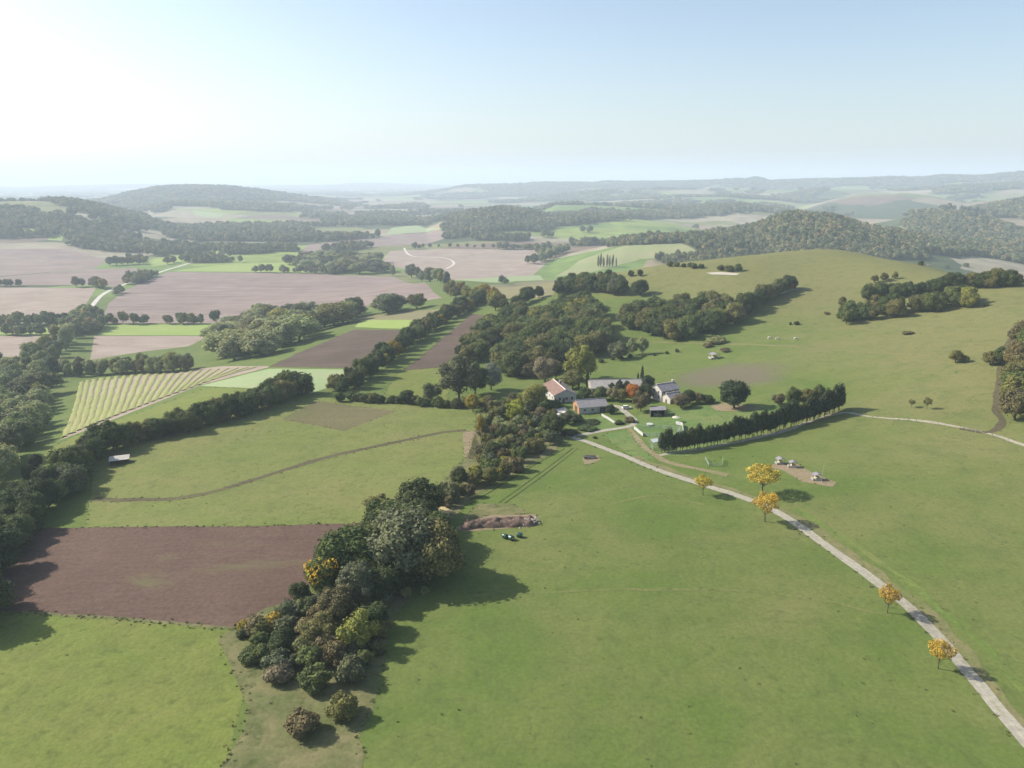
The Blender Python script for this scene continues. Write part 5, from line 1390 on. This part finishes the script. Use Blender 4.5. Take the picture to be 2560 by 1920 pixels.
# --- hedges and copses on the dry hill
grove([(2098, 818), (2160, 800), (2260, 792), (2350, 778), (2428, 768), (2415, 752), (2330, 764), (2220, 778), (2120, 796)], 7.8, 'oak_tree', ['bushy', 'bushy', 'loose'], (9.0, 12.5), [('olive', 3), ('mid green', 3), ('deep green', 3), ('yellow green', .8)], 'oak', 'the long hill copse', 'oaks of the long hill copse')
row([(2165, 748), (2200, 744), (2240, 740), (2275, 735)], 12, 'hedgerow_tree', ['bushy'], [36, 28], DARKS, 'tree', 'the middle hedge on the dry hill', 'oaks of the middle hill hedge', 2, rows=2, gap=6)
row([(2300, 732), (2350, 727), (2410, 722), (2470, 718), (2538, 712)], 20, 'hedgerow_tree', ['bushy'], [28, 42, 36, 44, 34], DARKS + [('russet', .4)], 'tree', 'the upper hedge on the dry hill', 'oaks of the upper hill hedge', 2)
row([(2195, 708), (2215, 702), (2232, 696)], 4, 'oak_tree', ['loose'], [20, 20], [('olive', 1), ('yellow green', 1)], 'tree', 'the sparse clump above the middle hedge', 'trees of the sparse clump', 3)
grove([(2500, 1045), (2515, 985), (2530, 920), (2552, 850), (2640, 830), (2680, 1000), (2600, 1060)], 9, 'oak_tree', ['oak', 'loose'], (9, 13), [('olive', 3), ('mid green', 3), ('yellow green', 1), ('brownish', 1)], 'oak', 'the hill pasture thicket', 'oaks of the pasture edge thicket')
for key, px, py, hp, wp, c, lb in [('oak', 2388, 906, 32, 34, 'olive', 'lone round oak on the dry hill pasture'), ('loose', 2412, 905, 18, 18, 'olive', 'small thin tree beside the lone round oak'),
                              ('oak', 2475, 912, 36, 36, 'olive', 'olive oak of the group beside the thicket'), ('oak', 2500, 912, 46, 40, 'deep green', 'dark oak of the group beside the thicket'), ('oak', 2522, 915, 34, 32, 'olive', 'smallest oak of the group beside the thicket'),
                              ('young', 2278, 1019, 22, 16, 'olive', 'thin young tree on the pasture beside its twin'), ('young', 2316, 1023, 30, 20, 'olive', 'taller of the two young pasture trees with long shadow'),
                              ('loose', 2105, 770, 30, 20, 'olive', 'narrow lone tree below the middle hedge')]:
    tree_px('oak_tree', key, px, py, hp, wp, c, lb, 'tree', 'single trees on the hill pasture')
for px, py, hp, wp, c, lb in [(1790, 858, 20, 46, 'pale green', 'pale rounded shrub below the hillside wood'), (1770, 868, 12, 26, 'tan', 'tan shrub beside the pale rounded shrub'), (1812, 880, 14, 24, 'tan', 'dry tan shrub on the green slope'),
                              (1976, 812, 8, 7, 'dark green', 'tiny dark shrub on the green slope'), (1992, 812, 9, 14, 'dark green', 'small dark shrub beside the tiny dark shrub'), (2066, 786, 8, 14, 'brownish', 'brown shrub on the slope below the middle hedge'),
                              (2464, 765, 8, 12, 'brownish', 'low brown shrub beyond the long hill copse'), (2270, 835, 7, 30, 'brownish', 'low brown scrub patch below the long hill copse')]:
    tree_px('shrub', 'shrub', px, py, hp, wp, c, lb, 'shrub', 'single shrubs on the hill')

# --- trees about the farm
for nm, key, px, py, hp, wp, c, lb in [
    ('oak_tree', 'oak', 1835, 1020, 70, 70, 'blackish green', 'round very dark oak above the paddock with bare earth below'),
    ('walnut_tree', 'loose', 1450, 952, 88, 84, 'yellow green', 'tall yellow green tree in front of the dark wood'),
    ('maple_tree', 'oak', 1362, 955, 62, 66, 'tan', 'tan autumn tree at the foot of the large wood'),
    ('maple_tree', 'loose', 1320, 945, 40, 44, 'brownish', 'small brown tree beside the tan autumn tree'),
    ('willow_tree', 'loose', 1390, 948, 48, 40, 'grey green', 'grey green tree between the tan and yellow green trees'),
    ('oak_tree', 'oak', 1432, 972, 48, 56, 'olive', 'round olive tree behind the red roofed farmhouse'),
    ('cypress_tree', 'cypress', 1447, 972, 50, 11, 'blackish green', 'slim cypress beside the round olive tree'),
    ('cypress_tree', 'cypress', 1468, 972, 46, 15, 'blackish green', 'thicker cypress beside the long grey barn'),
    ('cypress_tree', 'cypress', 1604, 968, 54, 14, 'blackish green', 'tall cypress at the end of the long grey barn'),
    ('cypress_tree', 'cypress', 1594, 962, 34, 8, 'dark green', 'short slim cypress in front of the long grey barn'),
    ('fir_tree', 'conifer', 1528, 985, 32, 22, 'blackish green', 'dark fir in front of the long barn roof, beside the tan tree'),
    ('fir_tree', 'conifer', 1548, 984, 38, 22, 'blackish green', 'tallest dark fir in front of the long barn roof'),
    ('fir_tree', 'conifer', 1566, 984, 34, 24, 'blackish green', 'dark fir directly behind the orange tree'),
    ('oak_tree', 'oak', 1620, 978, 40, 34, 'blackish green', 'dark bushy tree between cypress and stone house'),
    ('oak_tree', 'oak', 1614, 1000, 40, 36, 'dark green', 'dark tree behind the brown tree in the farmyard'),
    ('maple_tree', 'oak', 1582, 1004, 44, 42, 'orange', 'bright orange autumn tree in the farmyard'),
    ('maple_tree', 'loose', 1602, 1028, 52, 48, 'brownish', 'brown olive tree in front of the orange tree'),
    ('oak_tree', 'oak', 1556, 1004, 34, 34, 'olive', 'olive tree between the pale tan tree and the orange tree'),
    ('oak_tree', 'bushy', 1526, 1034, 24, 26, 'blackish green', 'dark bushy tree at the door end of the barn'),
    ('oak_tree', 'bushy', 1462, 994, 26, 36, 'deep green', 'green tree between the farmhouse and the barn'),
    ('oak_tree', 'oak', 1500, 1000, 34, 36, 'mid green', 'green tree behind the grey roofed barn'),
    ('maple_tree', 'loose', 1532, 1002, 36, 32, 'tan', 'pale tan tree behind the grey roofed barn'),
    ('willow_tree', 'shrub', 1482, 988, 18, 26, 'silvery', 'silvery bush near the thick cypress'),
    ('oak_tree', 'oak', 1702, 1020, 34, 46, 'brownish', 'brown bushy tree in front of the stone house'),
    ('oak_tree', 'oak', 1722, 1010, 34, 38, 'blackish green', 'dark tree behind the brown bushy tree'),
    ('maple_tree', 'loose', 1745, 1010, 30, 28, 'tan', 'pinkish bare looking tree in the garden hedge'),
    ('oak_tree', 'oak', 1768, 1008, 20, 36, 'dark green', 'low dark tree ending the garden hedge'),
    ('oak_tree', 'oak', 1338, 1018, 56, 66, 'yellow green', 'yellow green tree hiding the gable of the red roofed farmhouse'),
    ('willow_tree', 'loose', 1148, 998, 108, 96, 'grey green', 'large grey green willow at the edge of the pasture'),
    ('willow_tree', 'loose', 1188, 985, 80, 60, 'deep green', 'dark green tree behind the large willow'),
    ('willow_tree', 'oak', 1228, 975, 68, 48, 'silvery', 'silvery grey willow near the large wood'),
    ('willow_tree', 'loose', 1078, 1008, 52, 50, 'grey green', 'vase shaped tree at the top of the pasture'),
    ('oak_tree', 'oak', 1018, 1008, 32, 40, 'dark green', 'small round dark tree beside the vase shaped tree'),
    ('oak_tree', 'loose', 1980, 1024, 62, 40, 'mid green', 'green tree standing behind the conifer row'),
    ('oak_tree', 'oak', 2020, 1014, 44, 42, 'olive', 'olive tree behind the upper conifers'),
    ('oak_tree', 'oak', 2046, 1008, 46, 38, 'mid green', 'second green tree behind the upper conifers'),
    ('oak_tree', 'loose', 1945, 1012, 30, 34, 'brownish', 'brown small tree beside the green tree behind the conifers'),
    ('oak_tree', 'loose', 1545, 898, 45, 50, 'grey green', 'grey green tree beside the bare poplars below the wood'),
    ('oak_tree', 'loose', 1580, 888, 44, 26, 'pale green', 'slender pale tree in the hollow below the wood'),
    ('oak_tree', 'loose', 1606, 886, 44, 26, 'pale green', 'second slender pale tree in the hollow below the hillside wood'),
    ]:
    tree_px(nm, key, px, py, hp, wp, c, lb, 'tree', 'trees about the farm')
row([(1500, 905), (1560, 898), (1640, 890), (1690, 880)], 8, 'shrub', ['shrub'], [10, 8], DARKS, 'shrub', 'the ditch below the woods', 'shrubs in the ditch below the woods', 2, 'shrub')
# scrub strip below the farm
for key, px, py, hp, wp, c, lb in [('loose', 1288, 1060, 66, 48, 'bright lime green', 'tall lime green tree in the scrub strip'), ('loose', 1202, 1100, 62, 24, 'yellowing', 'narrow yellowing tree at the pasture edge of the scrub'),
                                   ('oak', 1182, 1028, 42, 36, 'yellowing', 'yellow round tree at the top corner of the pasture'), ('oak', 1382, 1090, 54, 60, 'deep green', 'dark evergreen tree beside the road junction'),
                                   ('oak', 1262, 1108, 46, 44, 'deep green', 'dark green tree in the middle of the scrub strip'), ('oak', 1232, 1150, 44, 50, 'dark green', 'dark tree beside the brown soil strip'),
                                   ('oak', 1150, 1215, 46, 44, 'dark green', 'dark bushy tree at the lower end of the scrub strip'), ('loose', 1420, 1060, 34, 42, 'grey green', 'grey green tree between concrete yard and lawn'),
                                   ('loose', 1205, 1022, 26, 34, 'yellow green', 'small yellow green tree beside the yellow round tree')]:
    tree_px('thicket_tree', key, px, py, hp, wp, c, lb, 'tree', 'trees in the scrub strip')
grove([(1105, 1258), (1150, 1215), (1195, 1150), (1205, 1090), (1195, 1035), (1230, 1008), (1300, 1000), (1360, 1020), (1392, 1060), (1395, 1092), (1372, 1122), (1290, 1180), (1215, 1222), (1140, 1262)], 5.6, 'shrub', ['shrub', 'loose', 'shrub', 'oak'], (3.2, 6.2), SCRUB, 'shrub', 'the scrub strip below the farm', 'shrubs of the scrub strip', 'shrub')
for px, py, hp, wp, c, lb in [(1382, 1018, 20, 46, 'deep green', 'rounded green shrub before the farmhouse gable'), (1440, 1052, 16, 40, 'deep green', 'clipped dark shrub on the lawn below the barn'), (1425, 1085, 14, 44, 'dark green', 'low dark hedge shrub along the drive'),
                              (1470, 1074, 10, 50, 'deep green', 'long low shrub between lawn and drive'), (1478, 1058, 9, 40, 'dark green', 'dark low shrub across the lawn'), (1575, 1055, 14, 28, 'brownish', 'brown twiggy shrub inside the bend of the drive'),
                              (1548, 1060, 10, 26, 'dark green', 'dark low shrub beside the white fence'), (1487, 1096, 6, 12, 'dark green', 'tiny dark shrub beside the gravel road junction')]:
    tree_px('shrub', 'shrub', px, py, hp, wp, c, lb, 'shrub', 'garden shrubs of the farm')
# conifer row
row([(1655, 1132), (1750, 1119), (1850, 1099), (1950, 1074), (2040, 1047), (2100, 1024)], 62, 'conifer_tree', ['conifer'], [53, 55, 57, 59, 61], [('blackish green', 3), ('dark green', 2), ('olive', .5)], 'conifer', 'the curved row along the paddock', 'conifers in the curved row', 0.6, wide=None)
# yellow trees by the road
for px, py, hp, wp, lb in [(1757, 1238, 50, 44, 'small golden tree on the meadow side of the gravel road, highest up'), (1905, 1234, 70, 80, 'largest golden tree, with a dark lower side, beyond the gravel road'),
                           (1912, 1304, 72, 62, 'golden tree with leaning trunk on the gravel road edge, below the largest'), (2218, 1532, 68, 50, 'golden tree beside the lower gravel road'), (2345, 1672, 72, 56, 'golden tree lowest down beside the gravel road')]:
    tree_px('plane_tree', 'young', px, py, hp, wp, tuple(np.array(PAL['golden yellow']) * rng.uniform((.85, .9, .8), (1.08, 1.12, 1.4))), lb, 'tree', 'golden trees along the gravel road')

# --- valley trees
grove([(-20, 1235), (30, 1205), (62, 1130), (100, 1050), (125, 1000), (90, 955), (20, 930), (-20, 925)], 12.5, 'poplar_tree', ['poplar', 'loose'], (11, 17), PALE, 'poplar', 'the valley wood', 'poplars of the valley wood', wide=1.25)
row([(95, 960), (110, 915), (150, 870), (190, 825), (225, 790)], 12, 'poplar_tree', ['poplar', 'oak'], [55, 45, 30], PALE, 'poplar', 'the stream belt', 'poplars of the stream belt', 4, rows=2, gap=9)
row([(150, 935), (240, 938), (340, 932), (430, 930), (470, 925)], 14, 'poplar_tree', ['oak', 'poplar'], [38, 40], PALE, 'poplar', 'the belt behind the striped field', 'poplars behind the striped field', 3, rows=2, gap=8)
grove([(455, 925), (540, 880), (550, 835), (610, 808), (720, 795), (870, 788), (1000, 775), (1090, 757), (1000, 785), (880, 798), (790, 835), (700, 875), (600, 905)], 25, 'poplar_tree', ['poplar', 'loose', 'oak'], (15, 22), PALE, 'poplar', 'the poplar wood in the valley', 'poplars of the valley poplar wood', wide=1.75)
grove([(720, 662), (770, 645), (840, 640), (960, 655), (985, 688), (860, 684), (780, 680)], 36, 'poplar_tree', ['oak', 'loose'], (16, 22), PALE, 'poplar', 'the round valley wood', 'poplars of the round valley wood', wide=1.6)
row([(985, 690), (1030, 695), (1070, 705), (1110, 715)], 9, 'poplar_tree', ['poplar', 'oak'], [30, 30], PALE, 'poplar', 'the row ending the big ploughed field', 'poplars at the end of the large ploughed field', 5)
row([(1495, 668), (1515, 668), (1540, 667)], 7, 'poplar_tree', ['cypress'], [30, 28], [('pale green', 1), ('tan', 1)], 'poplar', 'the thin bare row', 'bare thin poplars on the pale hillside', 2)
row([(275, 664), (310, 662), (360, 660)], 7, 'poplar_tree', ['oak'], [20, 18], [('tan', 2), ('yellowing', 1), ('grey green', 2)], 'poplar', 'the short valley road row', 'poplars above the valley road', 3)
row([(188, 718), (225, 716), (262, 722)], 6, 'poplar_tree', ['oak'], [24, 22], [('tan', 2), ('yellowing', 1), ('olive', 1)], 'poplar', 'the autumn clump beside the valley road', 'poplars of the autumn clump', 3)
row([(0, 716), (25, 716), (48, 715)], 4, 'poplar_tree', ['oak'], [22, 18], PALE, 'poplar', 'the dark field corner clump', 'poplars of the field corner clump', 3)
row([(122, 810), (140, 808), (165, 806)], 5, 'poplar_tree', ['oak'], [26, 24], DARKS, 'poplar', 'the dark block beside the stubble field', 'poplars of the dark block', 3)
row([(415, 660), (470, 650), (520, 642), (575, 642)], 12, 'poplar_tree', ['oak'], [18, 15], PALE, 'poplar', 'the bright crop hedge', 'poplars along the bright valley crop', 4)
row([(1330, 660), (1370, 648), (1410, 632)], 8, 'poplar_tree', ['oak'], [22, 20], PALE, 'poplar', 'the spur hedge', 'poplars of the spur hedge', 6, rows=2, gap=14)
row([(1055, 620), (1120, 618), (1200, 620), (1300, 622)], 12, 'poplar_tree', ['oak'], [10, 9], PALE, 'poplar', 'the tan field hedge', 'poplars above the tan field', 4)

# --- far woodland: one mass, instanced on points
src = bpy.data.collections.new('woodland_source')
for k, me in enumerate(far_copy('oak', 9, 260, 0.95, 4.4, 3.8, 5.0, 500, M['leaf_far'], 4)):
    so = bpy.data.objects.new(f'woodland_clump', me); src.objects.link(so)
def wood_mask(x, y, z):
    r = np.hypot(x, y)
    a = 1.3 * fbm(x, y, 420, 401, 4) + 0.6 * fbm(x * 0.6, y * 1.5, 190, 433, 3)
    a = a + 0.45 * sstep(10, 60, z) * sstep(5200, 6200, r)
    return a + 0.24 * sstep(-66, -35, z) * (1 - 0.55 * sstep(0.05, 0.15, np.arctan2(x, y)) * sstep(3300, 4200, r)) - 0.125 - 0.06 * sstep(0.05, 0.2, np.arctan2(x, y)) * sstep(3300, 4200, r) - 0.16 * sstep(0.33, 0.45, np.arctan2(x, y)) * sstep(2050, 2400, r)
cand = []
r_ = 720.0
while r_ < 16000:
    s_ = max(9.0, r_ * 0.0062)
    na = int(R(92) * r_ / s_)
    aa = np.linspace(R(-46), R(46), na) + rng.uniform(-.4, .4, na) * s_ / r_
    rr = r_ + rng.uniform(-.45, .45, na) * s_
    cand.append(np.stack([rr * np.sin(aa), rr * np.cos(aa), np.full(na, s_)], 1))
    r_ += s_ * 0.9
cand = np.vstack(cand)
cz = hz(cand[:, 0], cand[:, 1]); cr = np.hypot(cand[:, 0], cand[:, 1])
ok = wood_mask(cand[:, 0], cand[:, 1], cz) + rng.uniform(-.03, .03, len(cand)) > 0.02
ok &= (cr > 1250) | ((cz < -58) & (cr > 900))
for nm_, xy_ in FIELD_XY:
    if nm_.startswith(('ploughed', 'stubble', 'crop', 'vineyard', 'hill_pasture', 'valley_road')): ok &= ~inside(cand[:, 0], cand[:, 1], xy_)
cand, cz = cand[ok], cz[ok]
me = bpy.data.meshes.new('woodland')
me.vertices.add(len(cand)); me.vertices.foreach_set('co', np.stack([cand[:, 0], cand[:, 1], cz - 0.6], 1).ravel())
s_ = cand[:, 2] / 8.2 * rng.uniform(0.75, 1.3, len(cand)); sz = rng.uniform(0.85, 1.5, len(cand)) * np.clip(s_, 1.0, 1.9)
at1 = me.attributes.new('size', 'FLOAT_VECTOR', 'POINT'); at1.data.foreach_set('vector', np.stack([s_, s_, sz], 1).astype(np.float32).ravel())
at2 = me.attributes.new('turn', 'FLOAT_VECTOR', 'POINT'); at2.data.foreach_set('vector', np.stack([0 * s_, 0 * s_, rng.uniform(0, 6.28, len(cand))], 1).astype(np.float32).ravel())
wo = bpy.data.objects.new('woodland', me); COL.objects.link(wo)
tag(wo, 'far woods and tree belts covering the valley and hills beyond the farm', 'woodland', kind='stuff')
ng = bpy.data.node_groups.new('scatter_woodland', 'GeometryNodeTree')
ng.interface.new_socket('Geometry', in_out='INPUT', socket_type='NodeSocketGeometry'); ng.interface.new_socket('Geometry', in_out='OUTPUT', socket_type='NodeSocketGeometry')
gi = ng.nodes.new('NodeGroupInput'); go = ng.nodes.new('NodeGroupOutput')
ip = ng.nodes.new('GeometryNodeInstanceOnPoints'); ci = ng.nodes.new('GeometryNodeCollectionInfo')
ci.inputs['Collection'].default_value = src; ci.inputs['Separate Children'].default_value = True; ci.inputs['Reset Children'].default_value = True
n1 = ng.nodes.new('GeometryNodeInputNamedAttribute'); n1.data_type = 'FLOAT_VECTOR'; n1.inputs['Name'].default_value = 'size'
n2 = ng.nodes.new('GeometryNodeInputNamedAttribute'); n2.data_type = 'FLOAT_VECTOR'; n2.inputs['Name'].default_value = 'turn'
ip.inputs['Pick Instance'].default_value = True
rv = ng.nodes.new('FunctionNodeRandomValue'); rv.data_type = 'INT'; rv.inputs[4].default_value = 0; rv.inputs[5].default_value = 3
ng.links.new(gi.outputs[0], ip.inputs['Points']); ng.links.new(ci.outputs[0], ip.inputs['Instance']); ng.links.new(rv.outputs[2], ip.inputs['Instance Index'])
ng.links.new(n1.outputs[0], ip.inputs['Scale']); ng.links.new(n2.outputs[0], ip.inputs['Rotation']); ng.links.new(ip.outputs[0], go.inputs[0])
md = wo.modifiers.new('scatter', 'NODES'); md.node_group = ng
import collections as _c
print(_c.Counter(o.name.split('.')[0] for o in COL.objects if o.get('category') in ('tree', 'shrub')))
print('far woodland', len(cand), 'objects', len(COL.objects))
# woodland floor on the hills
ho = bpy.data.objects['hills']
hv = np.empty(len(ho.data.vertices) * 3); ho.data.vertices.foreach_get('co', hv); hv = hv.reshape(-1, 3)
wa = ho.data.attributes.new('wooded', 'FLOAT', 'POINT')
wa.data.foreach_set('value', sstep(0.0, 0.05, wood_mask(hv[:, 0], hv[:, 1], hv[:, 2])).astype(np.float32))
# ------------------------------------------------------------------ haze
hb = MB().box(-39500, 39500, -39500, 39500, float(gz.min()) - 2.0, 420.0)
haze_m = bpy.data.materials.new('haze'); haze_m.use_nodes = True
hn = haze_m.node_tree.nodes; hl = haze_m.node_tree.links
hn.remove(hn['Principled BSDF'])
pv = hn.new('ShaderNodeVolumePrincipled')
pv.inputs['Color'].default_value = (0.74, 0.86, 1.0, 1)
pv.inputs['Density'].default_value = HAZE_DENSITY
pv.inputs['Anisotropy'].default_value = 0.1
hl.new(pv.outputs[0], hn['Material Output'].inputs['Volume'])
o = hb.build('haze', haze_m)
tag(o, 'thin bluish haze filling the valley air', 'haze', kind='stuff')
